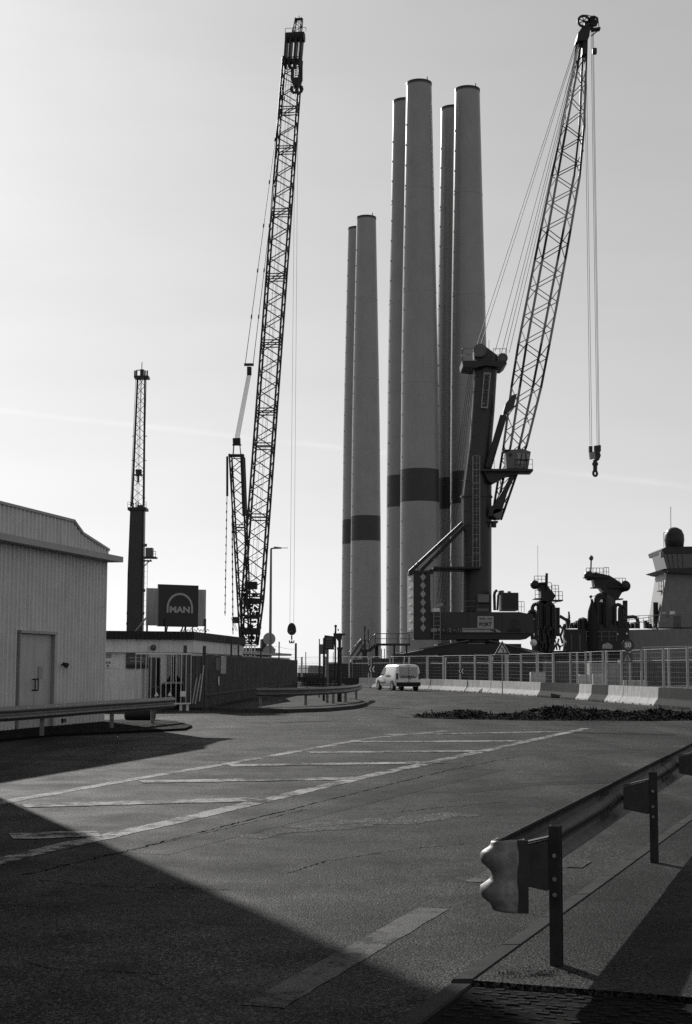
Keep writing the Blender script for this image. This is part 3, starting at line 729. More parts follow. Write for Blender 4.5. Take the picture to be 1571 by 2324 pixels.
# lamp post and signs behind the wall
lp = thing('street_lamp', gx(613, 105), 'tall thin street lamp with one arm beside the lattice crane', 'street lamp')
m = MB(); a, b = gx(613, 105), at(615.5, 1245, 105); m.tube(a, b, .12, 10, .07); m.build('pole', GALVD, lp, smooth=True)
m = MB(); m.tube(b, b + V((.35, 0, .04)), .05, 6); m.build('arm', GALVD, lp)
m = MB(); q = b + V((.2, 0, .05)); m.hexa([q + V((0, -.14, -.07)), q + V((.55, -.12, -.05)), q + V((.55, .12, -.05)), q + V((0, .14, -.07)), q + V((0, -.12, .09)), q + V((.5, -.1, .04)), q + V((.5, .1, .04)), q + V((0, .12, .09))]); m.bar(q + V((.5, 0, .0)), q + V((.98, 0, 0)), .2, .03); m.build('lamp_head', GALVD, lp)
rs = thing('road_sign', gx(611, 106.5), 'round road sign seen from behind above a second plate, beside lamp post', 'road sign')
m = MB(); a = gx(611, 106.5); m.tube(a, (a.x, a.y, 3.9), .04, 8); m.build('post', GALVD, rs)
m = MB(); m.lathe([(.44, -.09), (.44, -.06)], at(611.5, 1450, 106.5), 28, 'Y'); m.build('round_plate', SIGNG, rs)
m = MB(); m.prism([at(x, y, 106.4) for x, y in ((598, 1484), (624, 1484), (626, 1474), (617, 1464.5), (606, 1464.5), (597, 1474))], (0, .03, 0)); m.build('lower_plate', SIGNG, rs)

# ------------------------------------------------------------------ lattice helper
def lattice(root, secs, corners, bays, rc, rl, cross=True, rings=True):
    """secs: list of (t0, t1, material); corners(t) -> 4 points in ring order"""
    k = 0
    for si, (t0, t1, mt) in enumerate(secs):
        nb = max(1, round((t1 - t0) * bays)); L = MB()
        for j in range(nb):
            a, b = corners(t0 + (t1 - t0) * j / nb), corners(t0 + (t1 - t0) * (j + 1) / nb)
            for f in range(4):
                g = (f + 1) % 4
                if (k + (0 if cross else f // 2)) % 2 == 0: L.tube(a[f], b[g], rl, 5, caps=False)
                else: L.tube(a[g], b[f], rl, 5, caps=False)
            k += 1
        if rings:
            for t in (t0 + .12 * (t1 - t0) / nb, t1 - .12 * (t1 - t0) / nb):
                c = corners(t)
                for f in range(4): L.tube(c[f], c[(f + 1) % 4], rl * 1.1, 5, caps=False)
        so_ = tag(L.build('boom_section', mt, root), kind='stuff')
        a, b = corners(t0), corners(t1)
        for f in range(4):
            m = MB()
            nn = max(1, nb // 3)
            for j in range(nn): m.tube(corners(t0 + (t1 - t0) * j / nn)[f], corners(t0 + (t1 - t0) * (j + 1) / nn)[f], rc, 7)
            m.build('chord', mt, so_, smooth=True)

def ladder(mb, a, b, w, dirx=(1, 0, 0), cage=False, step=.6, r=.03):
    a, b, dx = V(a), V(b), V(dirx)
    for s in (-1, 1): mb.tube(a + dx * s * w / 2, b + dx * s * w / 2, r, 5)
    n = int((b - a).length / step)
    for i in range(1, n): p = a.lerp(b, i / n); mb.tube(p - dx * w / 2, p + dx * w / 2, r * .7, 4)
    if cage:
        up = V((0, -1, 0))
        for s in (-1, 0, 1):
            o = dx * s * w * .55 + up * (.7 if s == 0 else .45); mb.tube(a + o, b + o, r * .6, 4)
        n = int((b - a).length / 1.6)
        for i in range(n + 1):
            p = a.lerp(b, i / n); q = [p - dx * w / 2, p - dx * w * .55 + up * .45, p + up * .7, p + dx * w * .55 + up * .45, p + dx * w / 2]; mb.path(q, r * .7, 4)
    return mb
def railing(mb, pts, h=1.05, r=.03, step=1.5, mid=True):
    pts = [V(p) for p in pts]; up = V((0, 0, h))
    for a, b in zip(pts[:-1], pts[1:]):
        mb.tube(a + up, b + up, r, 5)
        if mid: mb.tube(a + up * .5, b + up * .5, r * .8, 5)
        n = max(1, round((b - a).length / step))
        for i in range(n + 1): p = a.lerp(b, i / n); mb.tube(p, p + up, r, 5)
    return mb

# ------------------------------------------------------------------ lattice boom crawler crane
CY0 = 172.0
cc = thing('crawler_crane', gx(566, CY0), 'tall dark lattice boom crawler crane with derrick mast behind the sheet wall', 'crane')
bb, bt = at(566, 1462, 172), at(668, 84, 186)
bd_ = (bt - bb).normalized(); sx = V((1, -.16, 0)); sx = (sx - bd_ * sx.dot(bd_)).normalized(); dn = bd_.cross(sx).normalized()
if dn.y < 0: dn = -dn
sh = V((.10, 0, 0))
def bcor(t):
    c = bb.lerp(bt, t); w = 2.25; d = 1.5
    if t < .06: w = 1.75 + .5 * t / .06; d = 1.0 + .5 * t / .06
    if t > .93: d = 1.5 - .5 * (t - .93) / .07
    return [c - sx * w / 2 - dn * d / 2, c + sx * w / 2 - dn * d / 2, c + sx * w / 2 + dn * d / 2, c - sx * w / 2 + dn * d / 2]
cuts = [0, .07, .19, .30, .355, .465, .575, .685, .795, .865, .96]
lattice(cc, [(a, b, LAT) for a, b in zip(cuts[:-1], cuts[1:])], bcor, 52, .125, .066)
m = MB()
for o in (-.35, .1, .3): m.tube(bb + sx * o - dn * .2, bb.lerp(bt, .93) + sx * o * .7 - dn * .3, .022, 4)
m.build('hoist_rope', ROPE, cc)
# walkway rungs seen inside the boom
m = MB()
for k in range(30): c = bb.lerp(bt, .1 + k * .028); m.tube(c - sx * .5, c + sx * .4, .02, 4)
tag(m.build('rope_spreader', LAT, cc), kind='stuff')
# boom head
m = MB()
for s in (-.95, -.35, .35, 1.05):
    a = bb.lerp(bt, .945) + sx * s * .95; b = bb.lerp(bt, 1.0) + sx * s; m.bar(a, b, .28, 1.2, dn)
m.bar(bb.lerp(bt, .955) - sx * 1.15, bb.lerp(bt, .955) + sx * 1.1, .5, .6); m.bar(bt - sx * 1.15, bt + sx * 1.35, .8, 1.0)
m.build('boom_head', LAT, cc)
for s in (-.7, 0, .7, 1.25):
    m = MB(); c = bt + sx * s - dn * .2 - bd_ * .3; q = []
    for k in range(16): t = 2 * math.pi * k / 16; q.append(c + dn * (.62 * math.cos(t)) + bd_ * (.62 * math.sin(t)))
    m.prism(q, sx * .16); m.build('sheave', LAT, cc)
m = MB(); railing(m, [bt + bd_ * .45 - sx * 1.1 - dn * .5, bt + bd_ * .45 + sx * 1.6 - dn * .5], .5, .035, .8, False); m.build('head_railing', LAT, cc)
jb, jt = at(674, 78, 186), at(679, 44, 186.4); jd = (jt - jb).normalized()
def jcor(t):
    c = jb.lerp(jt, t); w, d = 1.0 - .2 * t, .8
    return [c - sx * w / 2 - dn * d / 2, c + sx * w / 2 - dn * d / 2, c + sx * w / 2 + dn * d / 2, c - sx * w / 2 + dn * d / 2]
lattice(cc, [(0, 1, LAT)], jcor, 3, .07, .04)
m = MB(); c = jt; m.bar(c - sx * .5, c + sx * .5, .5, .14); m.tube(c, c + V((0, 0, .5)), .05); m.build('jib_tip', LAT, cc)
# derrick mast
mb0, mt0 = at(558, 1462, 171), at(538, 1034, 168)
md = (mt0 - mb0).normalized()
def mcor(t):
    c = mb0.lerp(mt0, t); w = 1.05 + .42 * t; d = 1.3
    return [c - sx * w / 2 - dn * d / 2, c + sx * w / 2 - dn * d / 2, c + sx * w / 2 + dn * d / 2, c - sx * w / 2 + dn * d / 2]
lattice(cc, [(0, .3, LAT), (.3, .62, LAT), (.62, 1, LAT)], mcor, 18, .10, .05)
m = MB(); m.bar(mt0 - sx * .95, mt0 + sx * .8, .5, .3); m.bar(mt0 + md * .0 + sx * .62, mb0.lerp(mt0, .68) + sx * .55, .35, .5); m.build('mast_head', LAT, cc)
m = MB(); q = at(538, 1016, 168); m.bar(mt0 - sx * .45, q - sx * .35 + md * .3, .1, .1); m.bar(mt0 + sx * .45, q + sx * .35 + md * .3, .1, .1); m.bar(q - sx * .5 + md * .3, q + sx * .5 + md * .3, .3, .12); m.bar(q + md * .3, q + md * 1.1, .8, .4); m.build('mast_bridle', LAT, cc)
pb = at(566, 842, 172)
for k in range(7):
    o = sx * (k - 3) * .085; m = MB(); m.tube(q + md * .8 + o, pb + o * .9 - V((0, 0, .3)), .024, 4); m.build('luffing_rope', ROPE, cc)
m = MB(); m.bar(pb - V((0, 0, .45)), pb + V((0, 0, .45)), .75, .5); m.bar(pb + V((0, 0, .75)) - sx * .6, pb + V((0, 0, .75)) + sx * .5, .3, .28); m.build('pendant_block', LAT, cc)
for s, e_ in ((-.5, -1.0), (.45, -.6)):
    m = MB(); a = pb + V((0, 0, .8)) + sx * s; b = bb.lerp(bt, .965) + sx * e_ + dn * .5
    m.tube(a, b, .045, 5); n = 7
    for k in range(1, n): c = a.lerp(b, k / n); m.tube(c - (b - a).normalized() * .25, c + (b - a).normalized() * .25, .085, 6)
    m.build('pendant', ROPE, cc)
m = MB(); m.ptube((516, 1036, 168), (516, 1126, 168), .13, 7); m.build('back_stop', LAT, cc)
m = MB(); m.ptube((515.5, 1126, 168), (511, 1397, 168), .04, 5)
for k in range(14): y = 1140 + k * 19; m.ptube((515.2 - (y - 1126) * .0166, y, 168), (515.1 - (y - 1126) * .0166, y + 5, 168), .075, 5)
m.build('chain', ROPE, cc)
m = MB(); m.ptube((526, 1040, 168), (529, 1440, 168), .05, 5)
for k in range(16): y = 1170 + k * 17; m.ptube((527 + (y - 1170) * .007, y, 168), (527 + (y - 1170) * .007, y + 6, 168), .09, 5)
m.build('chain', ROPE, cc)
# machinery, cab, tracks
m = MB(); c = gx(560, 174); m.box((c.x, 175, 2.6), (3.4, 7.5, 2.4)); m.build('machinery_house', STEELD, cc)
for q_ in ((555, 1320, 583, 1336), (556, 1358, 588, 1370), (555, 1395, 588, 1404), (552, 1425, 590, 1440)): m = MB(); m.pbox(*q_, 171, 1.5); m.build('boom_winch', LAT, cc)
for s in (-1, 1):
    m = MB(); m.box((c.x + s * 3.2, 175, .75), (1.3, 9.5, 1.4)); m.build('crawler_track', BLACK, cc, bevel=.3)
m = MB(); m.box((c.x, 175, 1.0), (5, 3, .8)); m.build('carbody', STEELD, cc)
m = MB(); m.box((c.x, 180.5, 2.6), (4.6, 2.2, 2.6)); m.build('counterweight', STEELM, cc)
m = MB(); m.pbox(594, 1450, 604, 1478, 171, 2.2); m.build('cab', STEELD, cc)
m = MB(); m.pbox(518, 1464, 548, 1486, 170, 2); m.pbox(527, 1400, 541, 1414, 170, 1); m.build('winch_frame', STEELD, cc)
m = MB()
for x in (553, 559, 566.5, 571, 578.5): m.pbar((x, 1490, 168.5), (x, 1466, 168.5), .12, .12)
m.pbar((549, 1465, 168.5), (585, 1465.5, 168.5), .16, .16); m.pbar((549, 1478, 168.5), (600, 1478, 168.5), .04, .04); m.build('white_railing', WHITE, cc)
m = MB()
for dx in (0, 8): m.pbar((528 + dx, 1484, 168.3), (541 + dx, 1468, 168.3), .09, .14)
m.pbar((519, 1486, 168.3), (530, 1479, 168.3), .12, .3); m.build('stair', WHITE, cc)
m = MB()
for dx in (0, 3): m.pbar((525 + dx, 1402, 169), (536 + dx, 1432, 169), .05, .05)
m.build('small_ladder', STEELL, cc)
# scattered small gear low on the boom
m = MB(); random.seed(3)
for k in range(46):
    x, y = random.uniform(550, 588), random.uniform(1340, 1455); m.pbar((x, y, 171.5), (x + random.uniform(-9, 9), y + random.uniform(-7, 7), 171.8), random.uniform(.08, .3), random.uniform(.08, .3))
tag(m.build('boom_gear', LAT, cc), kind='stuff')

def hook_block(name, top, label, sc=1.0, stripes=True, double=True, ropes=()):
    t = thing(name, top, label, 'hook block'); m = MB(); w, h = .62 * sc, 1.75 * sc
    q = [V((w * math.cos(a) * (1 if math.sin(a) < 0 else .92), 0, h / 2 * math.sin(a) * (1 if math.sin(a) > 0 else .85))) + top - V((0, .2, h / 2)) for a in [2 * math.pi * k / 20 for k in range(20)]]
    m.prism(q, (0, .4, 0)); m.build('body', STEELD, t)
    if stripes:
        for k in range(3):
            c = top + V(((-.22 + .2 * k) * sc, -.215, -h * .72)); m = MB(); m.prism([c + V((-.26 * sc, 0, .2 * sc)), c + V((-.16 * sc, 0, .2 * sc)), c + V((.1 * sc, 0, -.1 * sc)), c], (0, .012, 0)); m.build('stripe', STEELL, t)
    m = MB(); b = top - V((0, 0, h)); m.tube(b + V((0, 0, .1)), b - V((0, 0, .45 * sc)), .1 * sc, 8)
    for s in ((-1, 1) if double else (1,)):
        pts = [b - V((0, 0, .4 * sc)) + V((s * .33 * sc * math.sin(a), 0, -.33 * sc * (1 - math.cos(a)) * 0 + .33 * sc * math.cos(a) - .33 * sc)) for a in [R(180 - 20 * k) for k in range(9)]]
        pts = [b + V((s * .15 * sc * (1 - math.cos(a)), 0, -.55 * sc - .33 * sc * math.sin(a))) for a in [math.pi * k / 8 for k in range(9)]]
        m.path(pts, .085 * sc, 6)
    m.build('hook', STEELD, t)
    return t
hk = hook_block('hook_block', at(662.5, 1413.5, 186), 'small dark hook block hanging low right of the lattice boom', .95)
m = MB(); top = at(683, 52, 186); k = at(662.5, 1415, 186); m.tube(V((k.x - .24, 186, k.z)), V((k.x + .02, 186.2, top.z)), .018, 4); m.tube(V((k.x + .24, 186, k.z)), V((k.x + .36, 186.2, top.z)), .018, 4); m.build('hoist_rope', ROPE, hk)
hp = at(672.5, 150, 185)
hb = thing('hook_block', hp, 'heavy double hook block hanging just below the tall boom head', 'hook block')
for x0, x1 in ((660, 667.5), (677.5, 687)):
    m = MB(); m.pbox(x0, 151, x1, 180, 184.6, .7); m.build('sheave_case', STEELD, hb)
m = MB(); m.prism([at(x, y, 184.5) for x, y in ((659, 176), (687, 174), (684, 187), (681, 194), (666, 194), (663, 187))], (0, .8, 0)); m.build('lower_block', STEELD, hb)
m = MB()
for k in range(5): m.pbar((669, 156 + k * 4, 184.9), (676, 155 + k * 4, 184.9), .06, .1)
m.build('sheave_bar', STEELD, hb)
m = MB(); m.ptube((674, 192, 185), (673, 210, 185), .22, 8)
for s in (-1, 1): m.path([at(673.5 + s * x, y, 185) for x, y in ((1, 209), (5, 211), (9, 209), (12, 204), (12, 199), (9.5, 196))], .2, 6)
m.build('hook', STEELD, hb)
m = MB()
for dx in (-9, -6, 4, 8, 11): m.ptube((674 + dx, 152, 185), (677 + dx * .8, 86, 185.6), .03, 4)
m.build('hoist_rope', ROPE, hb)

# ------------------------------------------------------------------ wind turbine towers
def tower(x, Y, label, lean=0.0):
    p = gx(x, Y)
    t = thing('turbine_tower', p, label, 'tower', 'turbine tower sections standing on the quay')
    ht = 91.2
    prof = [(3.02, 0), (3.0, 12), (2.92, 26), (2.88, 31), (2.72, 48), (2.52, 60), (2.22, 75), (1.93, 90.5)]
    def rad(z):
        for (r0, z0), (r1, z1) in zip(prof[:-1], prof[1:]):
            if z0 <= z <= z1: return r0 + (r1 - r0) * (z - z0) / (z1 - z0)
        return prof[-1][0]
    for nm, z0, z1, mt, e in (('lower_section', 0, 26.05, TOWER, 0), ('dark_band', 26.05, 30.95, TBAND, .0), ('upper_section', 30.95, 90.4, TOWER, 0)):
        zs = [z0] + [z for r, z in prof if z0 < z < z1] + [z1]
        m = MB(); m.lathe([(rad(z) + e, z) for z in zs], p, 56); m.build(nm, mt, t, smooth=True)
    for z in (0.25, 15.0, 44.0, 58.0, 74.0, 90.45):
        m = MB(); m.lathe([(rad(z) + .03, z - .09), (rad(z) + .03, z + .09)], p, 56); m.build('flange', STEELM if z > 80 else TOWER, t, smooth=True)
    m = MB(); m.lathe([(3.5, .02), (3.5, .5), (3.15, 1.1), (3.08, 1.6)], p, 40); m.build('base_frame', STEELD, t)
    m = MB(); m.lathe([(1.98, 90.55), (1.98, 90.85), (1.7, 90.9)], p, 40); m.build('top_cover', STEELD, t, smooth=True)
    m = MB(); m.tube(p + V((1.2, -.9, 90.9)), p + V((1.2, -.9, 91.5)), .1, 6); m.build('top_beacon', STEELD, t)
    m = MB()
    for k in range(26): z = 4 + k * 3.2; a = R(200); m.box(p + V((math.cos(a) * (rad(z) + .05), math.sin(a) * (rad(z) + .05), z)), (.12, .12, .3))
    tag(m.build('cleat', WHITE, t), kind='stuff')
tower(954, 222, 'tall front turbine tower, left of the harbour crane column')
tower(921, 229.5, 'tall turbine tower half hidden behind the front one on its left')
tower(1068, 224.5, 'tall turbine tower directly behind the harbour crane column, the rightmost')
tower(1034, 232.5, 'tall turbine tower mostly hidden between the front one and the rightmost')
tower(830, 291, 'shorter looking front turbine tower of the distant left pair')
tower(809, 298.5, 'leftmost turbine tower, half hidden behind its distant pair mate')

# ------------------------------------------------------------------ large mobile harbour crane
HY = 175.0
hc = thing('harbour_crane', gx(1090, HY), 'big dark mobile harbour crane with lattice jib and driver cab on its column', 'crane')
# undercarriage: sloped support arms and pads
cbase = V((gx(1083, HY).x, HY, 0))
m = MB(); m.lathe([(2.6, 4.5), (2.6, 5.0), (2.9, 5.0), (2.9, 5.25)], cbase, 28); m.build('slewing_ring', STEELD, hc, smooth=True)
m = MB(); m.box(cbase + V((0, 0, 3.2)), (9.5, 7, 2.3)); m.build('chassis', STEELD, hc)
for sxx, sy in ((-1, -1), (1, -1), (1, 1), (-1, 1)):
    m = MB(); a = cbase + V((sxx * 1.5, sy * 1.5, 4.2)); b = cbase + V((sxx * (9.3 if sxx < 0 else 6.9), sy * 5.5, 2.75)); m.bar(a, b, 1.5, .8); m.build('support_arm', STEELD, hc)
    m = MB(); m.tube(V((b.x, b.y, 2.9)), V((b.x, b.y, .3)), .35, 10); m.box((b.x, b.y, .17), (2, 2, .3)); m.build('support_pad', STEELD, hc)
m = MB()
for sxx, sy, ex in ((-1, -1, 9.5), (1, -1, 7.1)):
    a = cbase + V((sxx * 1.2, -2.9, 4.75)); b = cbase + V((sxx * ex, -6.3, 3.2)); m.bar(a, b, .3, .12)
m.build('arm_edge', STEELM, hc)
for k in range(5):
    for s in (-1, 1):
        m = MB(); m.lathe([(.75, -.3), (.85, -.2), (.85, .2), (.75, .3)], cbase + V((-4 + 2 * k, s * 2.9, .85)), 18, 'Y'); m.build('wheel', BLACK, hc, smooth=True)
# superstructure house
TX = .30                                       # slight turn of the upper works
def hp_(px, py, dy=0.0): return at(px, py, HY + dy)
m = MB()
fr_ = [(941, 1389), (1180, 1389), (1211, 1395), (1213, 1437), (941, 1437)]
m.prism([at(x, y, 171.8) for x, y in fr_], (0, 6.4, 0)); house = m.build('machinery_house', CRANE, hc)
m = MB(); m.prism([at(x, y, 172.0) for x, y in ((941, 1437.4), (1213, 1437.4), (1194, 1450.5), (941, 1450.5))], (0, 6.0, 0)); m.build('house_base', STEELD, hc)
for x in (1063, 1140):
    m = MB(); m.pbar((x, 1390, 171.78), (x, 1436, 171.78), .05, .05); m.build('panel_seam', STEELD, house)
for x, y, r_ in ((1168, 1414, .5), (1008, 1411, .5)):
    m = MB(); m.lathe([(r_, -.03), (r_, .02)], at(x, y, 171.78), 24, 'Y'); m.build('round_vent', STEELD if x > 1100 else CRANE, house)
m = MB(); m.prism([at(x, y, 171.75) for x, y in ((978, 1426), (1046, 1426), (1046, 1434), (978, 1434))], (0, .04, 0)); m.build('stripe', STEELL, house)
m = MB(); m.prism([at(x, y, 171.75) for x, y in ((1046, 1425.5), (1118, 1425.5), (1128, 1428.5), (1118, 1428), (1046, 1428))], (0, .04, 0)); m.build('stripe', STEELL, house)
m = MB(); m.prism([at(x, y, 171.75) for x, y in ((1046, 1429.5), (1112, 1429.5), (1122, 1434.5), (1046, 1434.5))], (0, .04, 0)); m.build('stripe', STEELL, house)
m = MB(); m.prism([at(x, y, 171.75) for x, y in ((1122, 1426.5), (1128, 1428.5), (1139, 1434.8), (1128, 1434.8))], (0, .04, 0)); m.build('stripe', STEELL, house)
letter(house, 'LIEBHERR', .62, at(1021, 1430.2, 171.70), (1, 0, 0), (0, 0, 1), mat('letter_black', .006, .5), off=.02, ext=.02, width=2.95)
letter(house, '600', .62, at(1167, 1430.4, 171.72), (1, 0, 0), (0, 0, 1), mat('letter_black', .006, .5), off=.018, ext=.02, width=1.55)
m = MB(); m.pbox(1084, 1398.5, 1120.5, 1425, 171.7, .06); ps = m.build('port_sign', mat('sign_pale', .36, .5), house)
letter(ps, 'PORT', .62, at(1102, 1417.3, 171.66), (1, 0, 0), (0, 0, 1), SIGND, off=.02, ext=.01, width=1.42)
letter(ps, 'NANTES', .28, at(1095, 1404.2, 171.66), (1, 0, 0), (0, 0, 1), SIGND, off=.004, ext=.01, width=.72)
letter(ps, 'SAINT-NAZAIRE', .26, at(1101.5, 1408.6, 171.66), (1, 0, 0), (0, 0, 1), LETG, off=.004, ext=.01, width=1.42)
m = MB()
for k in range(3): m.pbox(1107 + k * 3.6, 1402.6, 1109.6 + k * 3.6, 1405.4, 171.66, .03)
m.build('sign_mark', SIGND, ps)
# counterweight block, its left flank pale
m = MB(); q = [at(939, 1376, 170.6), at(977, 1376, 171.4)]; nd = V((-.62, 2.0, 0))
A0, B0 = V((q[0].x, q[0].y, 0)), V((q[1].x, q[1].y, 0)); A1, B1 = A0 + nd, B0 + nd
z0, z1 = at(950, 1449.5, 171).z, at(950, 1303.5, 171).z
m.hexa([p + V((0, 0, z0)) for p in (A0, B0, B1, A1)] + [p + V((0, 0, z1)) for p in (A0, B0, B1, A1)]); cw = m.build('counterweight', mat('counterweight_dark', .022, .5, var=.2), hc)
m = MB(); o = V((-.03, -.01, 0)); m.hexa([p + o + V((0, 0, z0 + .8)) for p in (A0 + V((0, .06, 0)), A0 + V((.02, .06, 0)), A1 + V((.02, 0, 0)), A1)] + [p + o + V((0, 0, z1 - .1)) for p in (A0 + V((0, .06, 0)), A0 + V((.02, .06, 0)), A1 + V((.02, 0, 0)), A1)]); m.build('pale_flank', mat('pale_flank', .42, .5, var=.2, scale=1.5), hc)
for k in range(7):
    c = A0.lerp(B0, .56) + V((0, -.03, 0)); c.z = at(960, 1309.5 + k * 19.2, 171).z; e_ = (B0 - A0).normalized()
    m = MB(); m.prism([c - e_ * .36, c + V((0, 0, -.47)), c + e_ * .36, c + V((0, 0, .47))], (0, .02, 0)); m.build('diamond', mat('diamond_pale', .30, .5, var=.2), cw)
    c = A0.lerp(A1, .5) + V((-.06, 0, 0)); c.z = at(930, 1314 + k * 19, 171).z
    m = MB(); d2 = nd.normalized(); m.bar(c - d2 * .42, c + d2 * .42, .04, .18); m.build('white_mark', WHITE, cw)
m = MB(); m.prism([at(x, y, 170.9) for x, y in ((927, 1301), (978, 1293), (978, 1300), (940, 1303.5), (927, 1304))], (0, 2.4, 0)); m.build('counterweight_cap', STEELD, hc)
# column
def colr(pts, mt, name, n=36):
    m = MB(); vs = []
    for (x0, x1, y) in pts:
        a, b = at(x0, y, HY), at(x1, y, HY); c = (a + b) / 2; r = (b.x - a.x) / 2
        vs += [c + V((r * math.cos(2 * math.pi * i / n), r * math.sin(2 * math.pi * i / n), 0)) for i in range(n)]
    k = len(pts); fs = [(j * n + i, j * n + (i + 1) % n, (j + 1) * n + (i + 1) % n, (j + 1) * n + i) for j in range(k - 1) for i in range(n)]
    fs += [tuple(range(n)), tuple(range((k - 1) * n, k * n))]
    m.add(vs, fs); return m.build(name, mt, hc, smooth=True)
colr([(1048, 1115.8, 1389), (1048.3, 1115.8, 1260), (1048.5, 1115.8, 1128)], CRANE, 'column')
colr([(1044.5, 1118, 1130), (1044.5, 1118, 1126)], CRANE, 'column_flange')
colr([(1048.5, 1115.8, 1126), (1065, 1117, 1000), (1070, 1123, 930), (1075.5, 1128.5, 838)], CRANE, 'upper_column')
m = MB()
for k in range(14): y = 1260 - k * 34; x = 1048.4 if y > 1126 else 1048.5 + (1126 - y) / 288 * 27; m.pbar((x - 3, y, HY - .5), (x + 5, y, HY - 1.3), .05, .08)
tag(m.build('pipe_clamp', STEELL, hc), kind='stuff')
for dx, mt in ((0, STEELL),):
    m = MB(); m.path([at(x, y, HY - .75) for x, y in ((1048.5, 1385), (1048.5, 1128), (1063.5, 1010), (1076, 840))], .07, 6); m.build('side_pipe', mt, hc)
# column head
m = MB(); m.prism([at(x, y, 172.9) for x, y in ((1049, 818.5), (1148, 818.5), (1151, 825), (1142, 832), (1100, 829), (1078, 834.5), (1051, 831))], (0, 4.2, 0)); m.build('head_platform', STEELD, hc)
m = MB(); m.prism([at(x, y, 173.9) for x, y in ((1078, 818), (1076, 795), (1086, 784), (1098, 783), (1128, 805), (1138, 818))], (0, 2.2, 0)); m.build('head_housing', CRANE, hc)
for x, y, r_ in ((1089.5, 795, .78), (1141, 813, .6)):
    for dz in (-.4, .5):
        m = MB(); m.lathe([(r_ * .8, -.14), (r_, -.12), (r_, .12), (r_ * .8, .14)], at(x, y, 173.6 + dz), 24, 'Y'); m.build('sheave', STEELM, hc, smooth=True)
m = MB(); railing(m, [at(1050, 818, 173), at(1077, 818, 173)], 1.4, .035, 1.0); railing(m, [at(1120, 818, 173), at(1150, 818, 173)], 1.4, .035, .9); railing(m, [at(1050, 818, 173), at(1049, 818, 176.5)], 1.4, .035, 1.0); m.build('head_railing', STEELM, hc)
m = MB(); m.pbox(1047, 804, 1056, 809, 172.9, .1); m.build('head_plate', STEELL, hc)
m = MB(); m.ptube((1110, 800, 174), (1110, 772, 174), .03, 5); m.build('antenna', STEELD, hc)
# name plate on the column
cy_ = 885.0; ax = (at(1106, 850, 172) - at(1100, 920, 172)).normalized(); pc = at(1103, 886, 172.9)
xr = V((1, 0, 0)); xr = (xr - ax * xr.dot(ax)).normalized(); nf = xr.cross(ax)
if nf.y > 0: nf = -nf
m = MB(); m.hexa([pc + ax * i + xr * j + nf * .0 for i, j in ((-2.1, -.4), (2.1, -.4), (2.1, .4), (-2.1, .4))] + [pc + ax * i + xr * j + nf * .05 for i, j in ((-2.1, -.4), (2.1, -.4), (2.1, .4), (-2.1, .4))]); npl = m.build('name_plate', mat('name_plate', .34, .5), hc)
m = MB(); m.hexa([pc + ax * i + xr * j + nf * .05 for i, j in ((-2.0, -.32), (2.0, -.32), (2.0, .32), (-2.0, .32))] + [pc + ax * i + xr * j + nf * .06 for i, j in ((-2.0, -.32), (2.0, -.32), (2.0, .32), (-2.0, .32))]); m.build('plate_field', mat('plate_grey', .10, .5), npl)
letter(npl, 'LIEBHERR', .62, pc + nf * .075, ax, -xr, mat('letter_black', .006, .5), off=.022, ext=.01, width=3.8)
# ladder with cage on the column, lower ladders
m = MB(); ladder(m, at(1081, 1287, 172.9), at(1081, 1036, 172.9), .75, cage=True, step=.75, r=.035); m.build('caged_ladder', STEELL, hc)
m = MB(); ladder(m, at(992, 1450, 171.3), at(992, 1389, 171.3), .75, step=.5, r=.035); m.build('ladder', STEELL, hc)
m = MB(); ladder(m, at(990.5, 1389, 171.3), at(990.5, 1268, 171.3), .65, cage=True, step=.8, r=.025); m.build('caged_ladder', STEELM, hc)
m = MB(); m.pbox(982, 1380, 998, 1388, 171.2, .1); m.build('ladder_sign', WHITE, hc)
m = MB(); m.pbar((980, 1378, 171.2), (1005, 1371, 171.2), .06, .3); m.build('ladder_roof', STEELL, hc)
# walkway and diagonal struts
m = MB(); m.pbox(984, 1286, 1093, 1290, 171.4, 3.2); m.pbox(975, 1292, 1056, 1295, 172, 2.4); m.build('walkway', STEELD, hc)
m = MB(); railing(m, [at(984, 1286, 171.5), at(1093, 1286, 171.5)], 1.1, .025, 1.1); m.build('walkway_railing', STEELM, hc)
for (a, b) in (((930, 1298, 172.2), (1050, 1187, 173.2)), ((955, 1296, 174.2), (1070, 1180, 174.2))):
    m = MB(); m.pbar(a, b, .35, .4); m.build('diagonal_strut', STEELD, hc)
m = MB(); m.pbox(928, 1295, 985, 1300, 172, 3); m.ptube((942, 1298, 171.9), (940, 1277, 171.9), .04); m.ptube((949, 1296, 171.9), (948, 1275, 171.9), .04); m.build('strut_beam', STEELD, hc)
# deck machinery
m = MB(); m.pbox(1086, 1349, 1110.5, 1367, 171.6, 1.6); m.build('pale_cabinet', mat('cabinet_pale', .14, .5), hc)
m = MB(); m.pbox(1083, 1370, 1115, 1380, 171.9, 2); m.build('winch', STEELD, hc)
m = MB(); m.pbox(1083, 1380.5, 1110, 1388, 171.9, 2); m.build('winch_base', STEELM, hc)
m = MB(); m.pbox(1139, 1346, 1176.5, 1385, 172, 3.4); ec = m.build('engine_case', STEELD, hc)
m = MB()
for a, b in (((1139, 1346), (1176.5, 1346)), ((1139, 1384.5), (1176.5, 1384.5)), ((1139.5, 1346), (1139.5, 1385)), ((1176, 1346), (1176, 1385))): m.pbar((*a, 171.95), (*b, 171.95), .1, .1)
m.build('case_edge', STEELM, ec)
for x, y in ((1144, 1340), (1156, 1342)):
    m = MB(); m.pbox(x - 9, y, x, 1346, 172.5, 2) if x < 1150 else m.ptube((x, 1346, 173), (x, 1342, 173), .2, 8); m.build('case_top', STEELM, ec)
